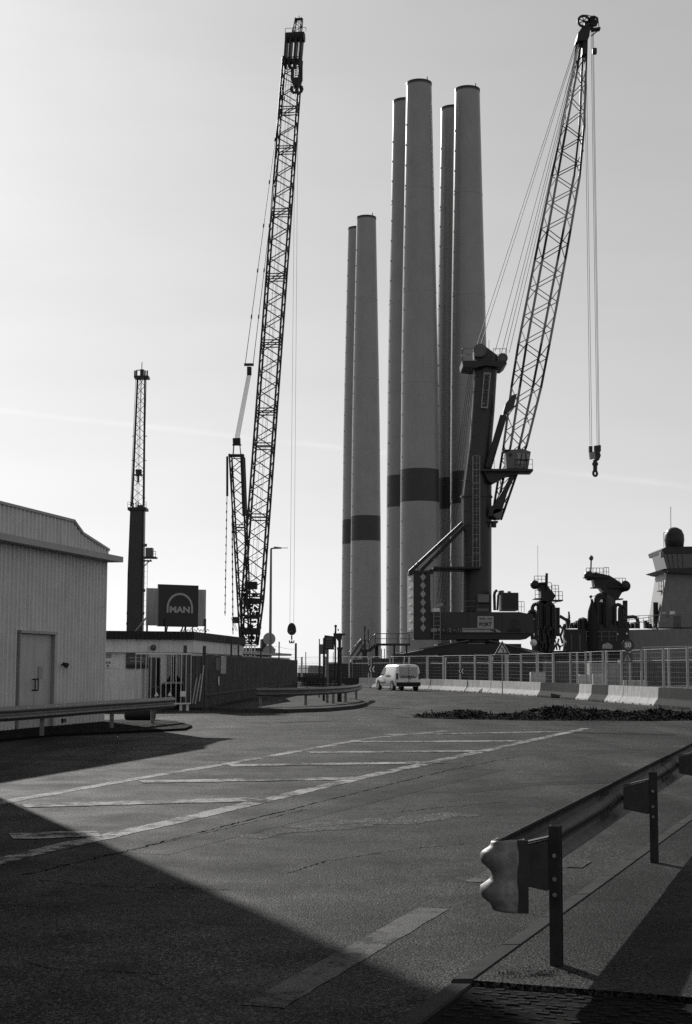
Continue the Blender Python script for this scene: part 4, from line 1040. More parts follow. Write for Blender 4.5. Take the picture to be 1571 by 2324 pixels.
m = MB(); m.path([at(x, y, 172.3) for x, y in ((1123, 1385), (1122, 1350), (1124, 1342), (1129, 1340))], .17, 8); m.path([at(x, y, 172.6) for x, y in ((1129, 1385), (1131, 1350), (1137, 1346))], .12, 6); m.build('exhaust_pipe', STEELD, hc)
m = MB(); railing(m, [at(978, 1389, 171.9), at(1060, 1389, 171.9), at(1085, 1389, 171.9)], 1.25, .025, 1.4); m.build('deck_railing', STEELM, hc); m = MB(); railing(m, [at(1177, 1389, 171.9), at(1190, 1389, 171.9)], 1.2, .03, .35); m.build('deck_railing', STEELM, hc)
# driver's cab on its bracket
m = MB(); m.pbox(1091, 1064, 1210, 1069, 172.3, 3.2); m.prism([at(x, y, 173) for x, y in ((1098, 1069.5), (1178, 1069.5), (1176, 1076), (1150, 1080), (1118, 1097), (1108, 1090))], (0, 1.8, 0)); m.build('cab_platform', STEELD, hc)
m = MB(); m.prism([at(x, y, 172.6) for x, y in ((1150, 1063), (1148, 1028), (1156, 1021), (1186, 1018.5), (1205, 1025), (1199, 1063))], (0, 2.2, 0)); cab = m.build('cab', mat('cab_paint', .10, .4), hc)
for pts in (((1174, 1028), (1202, 1030), (1198, 1058), (1176, 1056)),):
    m = MB(); m.prism([at(x, y, 172.55) for x, y in pts], (0, .04, 0)); m.build('cab_window', mat('cab_glass', .22, .15), cab)
m = MB()
for a, b in (((1185, 1029), (1180, 1057)), ((1174, 1043), (1200, 1045)), ((1193, 1029), (1196, 1058))): m.pbar((*a, 172.5), (*b, 172.5), .12, .12)
m.build('cab_bars', STEELD, cab)
m = MB(); m.lathe([(.2, -.02), (.2, .02)], at(1158.5, 1032, 172.5), 14, 'Y'); m.build('cab_lamp', STEELD, cab)
m = MB(); m.pbox(1142, 1020, 1158, 1023, 172.4, 2.4); m.build('cab_roof', STEELD, cab)
m = MB(); railing(m, [at(1092, 1064, 172.4), at(1122, 1064, 172.4)], 1.3, .03, 1.0); m.build('cab_railing', STEELD, hc); m = MB(); railing(m, [at(1170, 1064, 172.4), at(1209, 1064, 172.4)], 1.1, .03, .9); m.build('cab_railing', STEELD, hc)
m = MB(); m.pbar((1178, 1070, 173), (1204, 1069.5, 172.8), .15, .3); m.pbar((1190, 1076, 173), (1205, 1068, 173), .1, .1); m.build('platform_brace', STEELD, hc)

# lattice jib with alternating dark and light sections
JS = [(1180, 1116, 1131, 6, .5), (1064, 1136, 1166, 14, .9), (940, 1153, 1197, 19, 1.3), (825, 1168, 1220, 19, 1.3), (590, 1214, 1266, 17, 1.2), (460, 1240, 1291, 15, 1.1), (350, 1263, 1313, 11, .9), (159, 1301, 1321, 9, .5), (86, 1313, 1325, 7, .4)]
def jib(t):
    y = 1180 - t * (1180 - 86)
    for a, b in zip(JS[:-1], JS[1:]):
        if a[0] >= y >= b[0] - 1e-6:
            k = (a[0] - y) / (a[0] - b[0]); L, R_, dl, dp = [a[i] + (b[i] - a[i]) * k for i in range(1, 5)]
            return [at(L + dl, y, HY - dp), at(R_ + dl, y, HY - dp), at(R_, y, HY + dp), at(L, y, HY + dp)]
tt = lambda y: (1180 - y) / (1180 - 86)
ys = [1180, 1010, 880, 780, 590, 520, 400, 285, 160, 86]
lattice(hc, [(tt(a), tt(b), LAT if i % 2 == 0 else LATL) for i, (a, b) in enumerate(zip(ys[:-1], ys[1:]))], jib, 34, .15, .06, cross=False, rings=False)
m = MB(); m.prism([at(x, y, 173.4) for x, y in ((1108, 1172), (1138, 1160), (1152, 1118), (1170, 1078), (1160, 1076), (1142, 1112), (1122, 1145), (1112, 1150))], (0, .35, 0)); m.prism([at(x, y, 176) for x, y in ((1108, 1172), (1138, 1160), (1152, 1118), (1144, 1112), (1122, 1145))], (0, .35, 0)); m.build('jib_foot', STEELD, hc)
for x in (1127,):
    m = MB(); m.lathe([(.55, -1.6), (.55, 1.6)], at(x, 1168, HY), 18, 'Y'); m.build('foot_pin', STEELM, hc)
m = MB(); m.pbox(1107, 1182, 1131, 1185, 173.5, 2.5); m.ptube((1121, 1187, 174), (1121, 1197, 174), .3, 8); m.build('foot_platform', STEELD, hc)
m = MB(); m.ptube((1108, 1062, 173.4), (1143, 944, 173.8), .42, 14); m.build('luffing_cylinder', STEELD, hc, smooth=True)
m = MB(); m.ptube((1142, 948, 173.8), (1152, 926, 174), .24, 12); m.build('cylinder_rod', STEELM, hc, smooth=True)
m = MB(); m.prism([at(x, y, 173.2) for x, y in ((1143, 934), (1148, 916), (1162, 897), (1174, 893), (1166, 925), (1152, 937))], (0, 1.6, 0)); m.build('cylinder_bracket', CRANE, hc)
# jib head
m = MB(); m.prism([at(x, y, 174) for x, y in ((1309, 92), (1312, 75), (1322, 60), (1341, 58), (1338, 82), (1333, 92))], (0, 2, 0)); m.prism([at(x, y, 174.2) for x, y in ((1322, 122), (1324, 84), (1333, 84), (1332, 122))], (0, 1.2, 0)); m.build('jib_head', LAT, hc)
for x, y, r_ in ((1325, 48, .80), (1347, 47, .62)):
    for dz in (-.6, .25):
        m = MB(); m.ring(at(x, y, 174.6 + dz), r_ * .68, r_, .09, 24, 7); m.build('head_sheave', LAT, hc)
m = MB(); m.prism([at(x, y, 174.1) for x, y in ((1330, 70), (1334, 50), (1340, 38), (1350, 37), (1352, 52), (1345, 66))], (0, .25, 0)); m.prism([at(x, y, 175.4) for x, y in ((1330, 70), (1334, 50), (1340, 38), (1350, 37), (1352, 52), (1345, 66))], (0, .25, 0)); m.build('head_cheek', LAT, hc)
m = MB(); m.pbar((1326, 56, 175), (1354, 52, 175), .5, .7); m.pbar((1343, 68, 174.5), (1362, 66, 174.5), .8, .22); m.ptube((1360, 66, 174), (1357, 40, 174), .05, 5); m.ptube((1357, 40, 174), (1330, 34, 174.5), .05, 5); m.build('head_frame', LAT, hc)
m = MB(); m.pbar((1359, 68, 174.5), (1342, 82, 174.8), .1, .1); m.build('head_brace', LAT, hc)
def rope(a, b, r=.042, name='rope', p=hc):
    m = MB(); m.ptube(a, b, r, 5); return m.build(name, ROPE, p)
for a, b in (((1083, 783, 174), (1314, 76, 174.5)), ((1092, 781, 175), (1316, 78, 175)), ((1124, 797, 174), (1317, 86, 174.4)), ((1137, 806, 174.2), (1318, 88, 174.6)), ((1145, 808, 174.6), (1319, 90, 174.8)), ((1156, 800, 175), (1321, 92, 175))):
    rope(a, b)
for k in range(4): rope((1066 + k * 3.5, 838, 175 + k * .2), (988 + k * 7, 1386, 174 + k * .2), .028)
rope((1331, 95, 174.6), (1327, 300, 173.5), .03)
# hoist ropes and hook
hkp = at(1351.5, 1012, 174.6); hk2 = thing('hook_block', hkp, 'pale and dark swivel hook block on four ropes of the harbour crane', 'hook block')
top_z = at(1340, 62, 174.6).z
for dx in (-.62, -.42, .20, .36, .48):
    m = MB(); m.tube(V((hkp.x + dx, 174.6, hkp.z + .1)), V((hkp.x + dx * 1.0 - .0, 174.6, top_z)), .026, 5); m.build('hoist_rope', ROPE, hk2)
m = MB(); m.pbox(1338, 1012, 1345, 1026, 174.3, .6); m.pbox(1357, 1010, 1364, 1024, 174.3, .6); m.build('sheave_case', STEELD, hk2)
m = MB(); m.prism([at(x, y, 174.2) for x, y in ((1350, 1011), (1358, 1011), (1364, 1034), (1360, 1044), (1352, 1044))], (0, .8, 0)); m.build('dark_block', STEELD, hk2)
m = MB(); m.prism([at(x, y, 174.15) for x, y in ((1338, 1028), (1350, 1024), (1352, 1040), (1340, 1042))], (0, .5, 0)); m.build('pale_block', mat('block_pale', .25, .5), hk2)
m = MB(); m.ptube((1351, 1044, 174.5), (1351, 1068, 174.5), .25, 10); m.ptube((1351, 1050, 174.5), (1351, 1056, 174.5), .36, 10); m.build('swivel', STEELD, hk2)
m = MB(); m.path([at(x, y, 174.5) for x, y in ((1351, 1066), (1346.5, 1072), (1347, 1078), (1351, 1081), (1355, 1078), (1355, 1072), (1352, 1068))], .15, 7); m.build('hook', STEELD, hk2)
tb = thing('rope_weight', at(1350, 115, 174.6), 'small dark block clamped on the ropes just below the jib head', 'block'); m = MB(); m.pbox(1345.5, 108, 1355, 121, 174.2, .5); m.build('body', STEELD, tb, bevel=.05)

# ------------------------------------------------------------------ far harbour crane on the left
LY = 350.0
lc = thing('harbour_crane', gx(306, LY), 'distant harbour crane with dark column seen end on above the gatehouse', 'crane')
m = MB(); vs = []
for (x0, x1, y) in ((287, 324.5, 1500), (289, 325, 1425), (291.5, 327, 1300), (297.5, 329, 1152)):
    a, b = at(x0, y, LY), at(x1, y, LY); vs += [V((a.x, LY - 1.6, a.z)), V((b.x, LY - 1.6, a.z)), V((b.x, LY + 1.6, a.z)), V((a.x, LY + 1.6, a.z))]
fs = [(4 * j + i, 4 * j + (i + 1) % 4, 4 * j + 4 + (i + 1) % 4, 4 * j + 4 + i) for j in range(3) for i in range(4)] + [(0, 1, 2, 3), (12, 13, 14, 15)]
m.add(vs, fs); m.build('column', CRANE, lc, bevel=.35)
m = MB(); m.box((gx(306, LY).x, LY, 3.2), (9, 12, 3.4)); m.build('machinery_house', CRANE, lc)
m = MB(); m.box((gx(306, LY).x, LY, .8), (13, 13, 1.4)); m.build('undercarriage', STEELD, lc)
m = MB(); m.pbox(289.5, 1151, 332, 1157, LY - 2.2, 4.4); m.pbox(311, 1146, 325, 1151, LY - 1, 2); m.build('head_platform', STEELD, lc)
m = MB(); railing(m, [at(290, 1151, LY - 2), at(297, 1151, LY - 2)], 1.2, .05, .7); railing(m, [at(326, 1151, LY - 2), at(332, 1151, LY - 2)], 1.2, .05, .6); m.build('head_railing', STEELD, lc)
for x in (303, 309, 314): m = MB(); m.ptube((x, 1151, LY), (x, 1141, LY), .12, 6); m.build('sheave_post', STEELD, lc)
l0, l1 = at(313, 1150, LY + 1), at(321, 856, LY + 12)
def lcor(t):
    c = l0.lerp(l1, t); w = 2.75 - .95 * t; d = 1.8 - .8 * t
    return [c + V((-w / 2, -d / 2, 0)), c + V((w / 2, -d / 2, 0)), c + V((w / 2, d / 2, 0)), c + V((-w / 2, d / 2, 0))]
lattice(lc, [(0, .35, LAT), (.35, .7, LAT), (.7, 1, LAT)], lcor, 13, .16, .07, rings=False)
for dx in (-.35, .0, .3):
    m = MB(); m.tube(l0 + V((dx, -1, 0)), l1 + V((dx, -1, 0)), .05, 4); m.build('hoist_rope', ROPE, lc)
for s in (-1, 1): m = MB(); m.tube(at(311 + s * 15, 1150, LY), at(320.5 + s * 12, 856, LY + 12), .07, 4); m.build('luffing_rope', ROPE, lc)
for y in (1130, 1045, 990): m = MB(); cx = 313 + (1150 - y) * .027; m.ptube((cx - 17, y, LY - .5), (cx - 9, y, LY - .5), .1, 4); m.ptube((cx + 9, y, LY - .5), (cx + 17, y, LY - .5), .1, 4); m.build('walkway_bracket', STEELD, lc)
m = MB(); m.pbox(304, 852, 337, 857, LY + 9, 3); m.build('head_beam', STEELD, lc)
for x in (306, 310, 329, 334): m = MB(); m.ptube((x, 855, LY + 10), (x + .5, 841, LY + 10), .2, 6); m.build('head_post', STEELD, lc)
m = MB(); m.pbox(318, 838, 326, 854, LY + 9.5, 1); m.ptube((322, 840, LY + 10), (322.5, 822, LY + 10), .1, 5); m.ptube((310, 840, LY + 10), (328, 840, LY + 10), .12, 5); m.build('head_mast', STEELD, lc)
lh = thing('hook_block', at(314, 1075, LY - 3), 'dark hook block hanging before the distant crane jib', 'hook block'); m = MB(); m.pbox(308, 1065, 321, 1075, LY - 3.4, 1); m.pbox(305, 1076, 323, 1079, LY - 3.4, 1); m.ptube((314, 1079, LY - 3), (313.5, 1094, LY - 3), .25, 6); m.build('body', STEELD, lh)
m = MB(); m.ptube((314, 1066, LY - 3), (321, 858, LY + 9), .07, 4); m.build('hoist_rope', ROPE, lh)
m = MB(); m.pbox(330, 1243, 346, 1263, LY - 3, 2.5); m.build('cab', mat('far_cab_paint', .10, .5), lc)
m = MB(); m.pbox(325, 1263, 354, 1266.5, LY - 3.4, 3.2); m.pbox(325, 1271, 343, 1273.5, LY - 3, 2); m.pbar((325, 1287, LY - 2), (343, 1270, LY - 2), .2, .2); m.build('cab_platform', STEELD, lc)
m = MB(); railing(m, [at(346, 1263, LY - 3), at(353.5, 1263, LY - 3)], 1.2, .06, .7); m.build('cab_railing', STEELD, lc)
m = MB(); ladder(m, at(328.5, 1430, LY - 2), at(331, 1270, LY - 2), .85, step=1.3, r=.05); m.build('ladder', STEELM, lc)
for y in (1415, 1392, 1340, 1237): m = MB(); xx = 287 + (1430 - y) * .0375; m.pbox(xx - 1, y - 3, xx + 3, y + 3, LY - .6, 1); m.build('column_lug', STEELD, lc); m = MB(); m.pbox(xx + 34, y - 3, xx + 38.5, y + 3, LY - .6, 1); m.build('column_lug', STEELD, lc)

# ------------------------------------------------------------------ dredger at the quay on the right
SY = 246.0
sp = thing('dredger_ship', V((at(1450, 1515, SY).x, SY, 0)), 'grey dredger ship with hose towers and bridge at the quay', 'ship')
def spart(name, mt, *rects, Y=SY, dep=3.0, bevel=0):
    for r_ in rects:
        m = MB(); m.pbox(*r_, Y, dep); m.build(name, mt, sp, bevel=bevel)
def spoly(name, mt, pts, Y=SY, dep=3.0):
    m = MB(); m.prism([at(x, y, Y) for x, y in pts], (0, dep, 0)); return m.build(name, mt, sp)
def rail_(pts, Y, h=1.1, step=1.4, mt=SHIPD, name='railing'):
    m = MB(); railing(m, [at(x, y, Y) for x, y in pts], h, .045, step); m.build(name, mt, sp)
# hull and bulwark
spoly('hull', SHIPL, ((1428, 1429.5), (1660, 1424), (1660, 1550), (1415, 1550), (1413, 1478), (1426, 1474)), SY - 2, 22)
spoly('hull_stripe', WHITE, ((1457, 1468.5), (1660, 1464), (1660, 1465.2), (1457, 1469.6)), SY - 2.05, .04)
spoly('hull_forward', SHIPD, ((1210, 1478), (1428, 1474), (1428, 1550), (1200, 1550)), SY - 1.5, 20)
rail_([(1428, 1429), (1540, 1425), (1620, 1422)], SY - 1.8, 2.2, 1.6, SHIPL)
spart('deck_lamp', WHITE, (1481, 1425, 1490, 1429), Y=SY - 2.2, dep=.3)
# tapered house, bridge and radome
hs_ = spoly('tapered_house', SHIPL, ((1494, 1424), (1513, 1300), (1640, 1300), (1640, 1424)), SY + 2, 9)
spart('white_window', WHITE, (1520, 1387, 1531.5, 1395), (1503, 1390, 1511, 1392), Y=SY + 1.9, dep=.2)  # plain white slabs set on the house front
spart('house_panel', STEELM, (1512, 1394, 1519, 1399), (1530, 1398, 1545, 1423), Y=SY + 1.9, dep=.2)
spoly('bridge_wing', SHIPD, ((1497.5, 1294), (1508, 1290.5), (1640, 1285), (1640, 1306), (1516, 1299)), SY + .5, 12)
spoly('bridge_window', mat('bridge_glass', .012, .12, spec=.6), ((1514.5, 1292), (1505, 1256), (1640, 1254), (1640, 1291)), SY + 1.2, 9)
m = MB()
for x0, x1 in ((1505, 1514.5), (1515, 1522), (1526, 1531), (1538, 1541), (1549, 1551)): m.pbar((x0, 1256, SY + 1.1), (x1, 1291, SY + 1.1), .14, .14)
tag(m.build('window_post', STEELM, sp), kind='stuff')
spoly('bridge_roof', SHIPD, ((1504, 1256), (1501.5, 1247), (1512, 1241), (1640, 1239), (1640, 1256)), SY + .8, 11)
spart('roof_box', SHIPL, (1499.5, 1252, 1506, 1265), Y=SY + .7, dep=.8)
rail_([(1507, 1242), (1522, 1241), (1540, 1240)], SY + 1, 2.4, 1.1)
m = MB(); c = at(1530.5, 1218, SY + 4); m.lathe([(1.0, -2.2), (1.5, -1.7), (1.65, -.6), (1.6, .3), (1.25, 1.1), (.6, 1.5), (.05, 1.6)], c, 24); m.build('radome', SHIPD, sp, smooth=True)
m = MB(); m.ptube((1523, 1240, SY + 3), (1522.5, 1150, SY + 3), .05, 5); m.build('antenna', SHIPD, sp)
spart('side_balcony', SHIPD, (1496, 1340, 1506, 1342), Y=SY + 1.5, dep=2); rail_([(1496, 1341), (1507, 1341)], SY + 1.5, 1.6, .35)
m = MB(); m.pbar((1502, 1342, SY + 1.5), (1500, 1351, SY + 1.5), .12, .12); m.ptube((1506, 1340, SY + 2), (1506, 1315, SY + 2), .05); m.build('balcony_bracket', SHIPD, sp)
# exhaust stacks
for (x0, y0, x1, y1) in ((1260.5, 1379, 1271, 1424), (1413, 1363, 1424.5, 1424), (1482.5, 1367, 1494, 1424)):
    m = MB(); a, b = at((x0 + x1) / 2, y1 + 20, SY + 4), at((x0 + x1) / 2, y0, SY + 4); m.tube(a, b, (x1 - x0) / 2 * SY / F, 16); m.build('stack', SHIPD if x0 > 1300 else SHIPD, sp, smooth=True)
def arc_pipe(name, x0, x1, ytop, y0, y1, Y, r):
    pts = [at(x0, y0, Y)]; rx = (x1 - x0) / 2
    for k in range(9): t = math.pi - math.pi * k / 8; pts.append(at((x0 + x1) / 2 + rx * math.cos(t), ytop + rx - rx * math.sin(t) , Y))
    pts.append(at(x1, y1, Y)); m = MB(); m.path(pts, r, 8); return m.build(name, SHIPD, sp, smooth=True)
# hose tower nearer the crane
spart('hose_tower', SHIPD, (1224, 1364, 1252, 1478), Y=SY - 3, dep=3)
for k in range(5): x = 1222 + k * 8.2; m = MB(); m.ptube((x, 1372 + abs(k - 2) * 2, SY - 3.6), (x + 1, 1474, SY - 3.4), .26, 8); m.build('hose', SHIPD if k % 2 else STEELM, sp, smooth=True)
arc_pipe('hose', 1208.5, 1226, 1371, 1404, 1470, SY - 4, .32); arc_pipe('hose', 1201, 1217, 1386, 1420, 1478, SY - 4.4, .32); arc_pipe('hose', 1241, 1254, 1368, 1440, 1440, SY - 4, .26); arc_pipe('hose', 1246, 1258, 1372, 1450, 1450, SY - 4.2, .22)
m = MB()
for a, b, r_ in (((1203, 1398), (1212, 1476), .3), ((1212, 1405), (1222, 1480), .25)): m.ptube((*a, SY - 4.5), (*b, SY - 4.2), r_, 8)
m.build('hose_bundle', SHIPD, sp)
spoly('tower_arm', SHIPD, ((1211, 1323), (1238, 1321), (1250, 1338), (1262, 1352), (1256, 1362), (1236, 1372), (1228, 1366), (1228, 1342), (1222, 1334), (1212, 1331)), SY - 3, 2.4)
m = MB(); m.ball(at(1214, 1327, SY - 3.4), .75, 12, 8); m.build('sheave', SHIPD, sp, smooth=True)
spart('tower_platform', SHIPD, (1212, 1322.5, 1240, 1324.5), (1214, 1357.5, 1232, 1360), (1252, 1361, 1278, 1364), Y=SY - 4, dep=3)
for pts in ([(1213, 1322), (1238, 1322)], [(1241, 1340), (1252, 1341)], [(1215, 1358), (1231, 1358)], [(1253, 1361), (1277, 1361)]): rail_(pts, SY - 4, 1.05 if pts[0][1] < 1340 else 1.3, .55)
rail_([(1253, 1345), (1268, 1345)], SY - 3, 1.2, .6); m = MB(); m.ptube((1253, 1361, SY - 3), (1253, 1330, SY - 3), .05); m.ptube((1268, 1361, SY - 3), (1268, 1330, SY - 3), .05); m.build('rail_post', SHIPD, sp)
m = MB(); m.ptube((1240.5, 1340, SY - 3), (1241, 1301, SY - 3), .22, 8); m.build('vent_pipe', SHIPD, sp)
m = MB(); m.ptube((1221, 1322, SY - 3), (1220.5, 1238, SY - 3), .035, 4); m.build('antenna', SHIPD, sp)
m = MB(); m.pbar((1278, 1363, SY - 3), (1262, 1366, SY - 3), .1, .15); m.pbar((1256, 1370, SY - 3), (1272, 1361, SY - 3), .12, .12); m.build('platform_brace', SHIPD, sp)
# taller hose tower
spart('hose_tower', mat('ship_mid', .085, .5, var=.2, scale=.8), (1379, 1345, 1397, 1424), Y=SY - 3, dep=3.2)
spart('tower_column', SHIPD, (1368, 1340, 1379.5, 1424), Y=SY - 2.6, dep=2.4)
spoly('tower_arm', SHIPD, ((1333, 1303), (1352, 1299), (1384, 1306), (1422, 1330), (1420, 1342), (1412, 1345), (1402, 1362), (1384, 1348), (1372, 1346), (1362, 1334), (1350, 1332), (1348, 1316), (1336, 1312)), SY - 3.2, 2.6)
m = MB(); m.ball(at(1336.5, 1307, SY - 3.6), .8, 12, 8); m.build('sheave', SHIPD, sp, smooth=True)
m = MB(); m.ball(at(1419, 1330, SY - 3.6), .9, 12, 8); m.build('sheave', SHIPD, sp, smooth=True)
spart('tower_platform', SHIPD, (1330, 1308, 1382, 1310.5), (1346, 1331.5, 1366, 1334), (1384, 1331, 1420, 1333.5), (1398, 1358, 1415, 1360.5), Y=SY - 4, dep=3)
for pts, h in (([(1331, 1308), (1369, 1308)], 1.35), ([(1371, 1308), (1382, 1308)], 1.45), ([(1347, 1332), (1362, 1332)], 1.3), ([(1384, 1331), (1420, 1331)], 1.35)): rail_(pts, SY - 4, h, .5)
m = MB(); m.ptube((1341, 1302, SY - 3.6), (1342, 1268, SY - 3.6), .12, 6); m.build('lamp_mast', SHIPD, sp)
m = MB(); m.ball(at(1342, 1266.5, SY - 3.6), .36, 12, 8, 1.25); m.build('mast_lamp', STEELM, sp, smooth=True)
arc_pipe('hose', 1353, 1372, 1350, 1424, 1424, SY - 3.8, .34); arc_pipe('hose', 1357, 1377, 1356, 1424, 1424, SY - 4.2, .3); arc_pipe('hose', 1396, 1410, 1372, 1424, 1424, SY - 3.8, .3); arc_pipe('hose', 1406, 1420, 1376, 1424, 1424, SY - 4, .26)
spart('hose_bundle', SHIPD, (1358, 1366, 1370, 1424), Y=SY - 3.4, dep=1.4)
m = MB(); m.lathe([(.85, -5.0), (.95, -1.5), (.75, 1.2), (.35, 2.4), (.06, 3.2)], at(1345, 1404, SY - 4), 14); m.build('fender', BLACK, sp, smooth=True)
m = MB(); m.ptube((1343, 1375, SY - 4), (1341, 1354, SY - 4), .08); m.ptube((1340, 1355, SY - 4), (1364, 1348, SY - 4), .04); m.ball(at(1341, 1354, SY - 4), .25, 8, 6); m.build('fender_davit', SHIPD, sp)
# deck gear
spart('deck_box', SHIPD, (1284, 1428, 1339, 1478), (1338, 1418, 1428, 1478), Y=SY - 4, dep=3)
spart('deck_rib', STEELM, (1296, 1440, 1298.5, 1476), (1314, 1438, 1318, 1476), (1334, 1430, 1337, 1476), Y=SY - 4.1, dep=.2)
spoly('deck_mast', SHIPD, ((1288, 1427), (1284, 1404), (1272, 1398), (1290, 1404), (1292, 1390), (1295, 1412), (1291, 1427)), SY - 3, 1)
m = MB(); m.ptube((1293, 1404, SY - 3), (1291, 1388, SY - 3), .14); m.pbar((1270, 1398, SY - 3), (1294, 1412, SY - 3), .2, .5); m.build('deck_crane', SHIPD, sp)
arc_pipe('vent_pipe', 1315, 1321.5, 1406, 1428, 1428, SY - 3, .3); arc_pipe('vent_pipe', 1325, 1331.5, 1406, 1428, 1428, SY - 3, .3); arc_pipe('vent_pipe', 1318, 1329, 1404, 1420, 1420, SY - 2, .25)
m = MB(); m.path([at(x, y, SY) for x, y in ((1420, 1401), (1440, 1399.5), (1446, 1403), (1448, 1412))], .3, 8); m.build('deck_pipe', SHIPD, sp)
random.seed(11); m = MB()
for k in range(70):
    x = random.uniform(1278, 1490); y = random.uniform(1408, 1424); m.pbox(x, y, x + random.uniform(1.5, 9), 1426, SY - 2 + random.uniform(0, 3), 1)
for k in range(60):
    x = random.uniform(1208, 1285); y = random.uniform(1415, 1470); m.pbar((x, y, SY - 4.6), (x + random.uniform(-8, 8), y + random.uniform(4, 26), SY - 4.6), random.uniform(.1, .35), random.uniform(.1, .35))
tag(m.build('deck_gear', SHIPD, sp), kind='stuff')
rail_([(1330, 1430), (1428, 1421), (1494, 1412)], SY - 3.5, 1.0, 1.2); rail_([(1331, 1455), (1400, 1455)], SY - 4.6, 1.5, 1.2, SHIPL)
spart('deck_lamp', WHITE, (1421, 1436, 1425, 1440), (1401, 1437.5, 1403.5, 1440.5), Y=SY - 4.6, dep=.2)
m = MB(); c = at(1211, 1459, SY - 14); m.ball(c, .55, 10, 7); m.build('white_tank', WHITE, sp)
spoly('gangway', SHIPD, ((1218, 1455), (1221, 1457), (1211, 1476), (1207, 1476)), SY - 14, .4)

# ------------------------------------------------------------------ concrete barriers and mesh fence along the road
BL = [V(p + (0,)) for p in ((-6.8, 130.5), (-4.0, 127.3), (-1.5, 124.2), (1.2, 120), (4.3, 113.5), (6.7, 106.5), (8.7, 98.5), (10.1, 91), (11.3, 84), (12.5, 73), (13.55, 63), (14.5, 53), (15.3, 44))]
def along(pl, step):
    out = []; d = 0.0; i = 0; seg = [(pl[k + 1] - pl[k]).length for k in range(len(pl) - 1)]; tot = sum(seg); s = 0.0
    while s < tot:
        r_ = s; k = 0
        while r_ > seg[k]: r_ -= seg[k]; k += 1
        out.append((pl[k].lerp(pl[k + 1], r_ / seg[k]), (pl[k + 1] - pl[k]).normalized())); s += step
    return out
BSTEP = 2.62
bprof = [(-.30, 0), (-.30, .08), (-.11, .34), (-.075, .80), (.075, .80), (.11, .34), (.30, .08), (.30, 0)]
def barrier_mesh(mt, nm):
    m = MB(); L2 = 1.29; n = len(bprof)
    vs = [V((-L2, y, z)) for y, z in bprof] + [V((L2, y, z)) for y, z in bprof]
    m.add(vs, [tuple(range(n)), tuple(range(2 * n - 1, n - 1, -1))] + [(i, (i + 1) % n, n + (i + 1) % n, n + i) for i in range(n)])
    o = m.build('concrete_barrier', mt, bevel=.015)
    for k in (-1, 1):
        m = MB(); m.box((k * .75, -.30, .04), (.18, .02, .08)); f = m.build('drain_slot', BLACK, o)
    return o
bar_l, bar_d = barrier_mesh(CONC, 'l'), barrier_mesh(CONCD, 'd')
pl = along(BL, BSTEP); nbar = len(pl); first_l = first_d = True
dark_from_right = {7, 8, 9 - 3, 3}
for i, (p, d) in enumerate(pl):
    k = nbar - 1 - i
    pos = p + d * (BSTEP / 2); col = at(0, 1515, 1)
    px = 785.5 + F * pos.x / pos.y
    dark = (1230 < px < 1312) or (1350 < px < 1392) or (px > 1497) or px < 835  # shaded blocks take the concrete with shade in its colour
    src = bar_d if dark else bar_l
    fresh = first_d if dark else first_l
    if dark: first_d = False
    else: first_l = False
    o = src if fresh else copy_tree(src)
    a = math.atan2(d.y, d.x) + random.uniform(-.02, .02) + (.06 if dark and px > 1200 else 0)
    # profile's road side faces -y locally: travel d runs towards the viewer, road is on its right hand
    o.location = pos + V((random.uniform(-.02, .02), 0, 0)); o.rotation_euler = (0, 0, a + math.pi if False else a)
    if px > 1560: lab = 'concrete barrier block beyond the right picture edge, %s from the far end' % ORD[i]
    else: lab = ('shade-darkened' if dark else 'pale sunlit') + ' concrete barrier block, %s from the far left end' % ORD[i]
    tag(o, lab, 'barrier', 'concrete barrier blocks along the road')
# mesh fence panels standing behind the barriers
PW = 3.25
def panel_proto(lw):
    o = bpy.data.objects.new('mesh_fence', None); COL.objects.link(o); ORG[o.name] = V((0, 0, 0)); FM = mat('fence_zinc', .38, .55, .1, var=.2, scale=3)
    for x in (.03, PW - .22):
        m = MB(); m.tube((x, 0, 0), (x, 0, 2.5), .055, 8); m.build('post', FM, o, smooth=True)
    for z in (.5, 1.95, 2.46):
        m = MB(); m.tube((.03, 0, z), (PW - .22, 0, z), .012, 6); m.build('rail', FM, o)
    m = MB()
    for k in range(9): z = .55 + k * .22; m.tube((.03, .01, z), (PW - .22, .01, z), lw, 4, caps=False)
    for k in range(14): x = .14 + k * .21; m.tube((x, .012, .3), (x, .012, 2.46), lw * .45, 4, caps=False)
    tag(m.build('wire_mesh', FM, o), kind='stuff')
    return o
fp = panel_proto(.004); FL = [p + V((.95, .25, 0)) for p in BL]
pl = along(FL, PW); npn = len(pl)
for i, (p, d) in enumerate(pl):
    o = fp if i == 0 else copy_tree(fp)
    px = 785.5 + F * p.x / p.y
    o.location = p; o.rotation_euler = (0, random.uniform(-.012, .012), math.atan2(d.y, d.x) + random.uniform(-.05, .05) + (.12 if px > 1240 else 0))
    tag(o, 'wire mesh fence panel behind the barriers, %s from the far left end' % ORD[i], 'fence panel', 'mesh fence panels along the barriers')
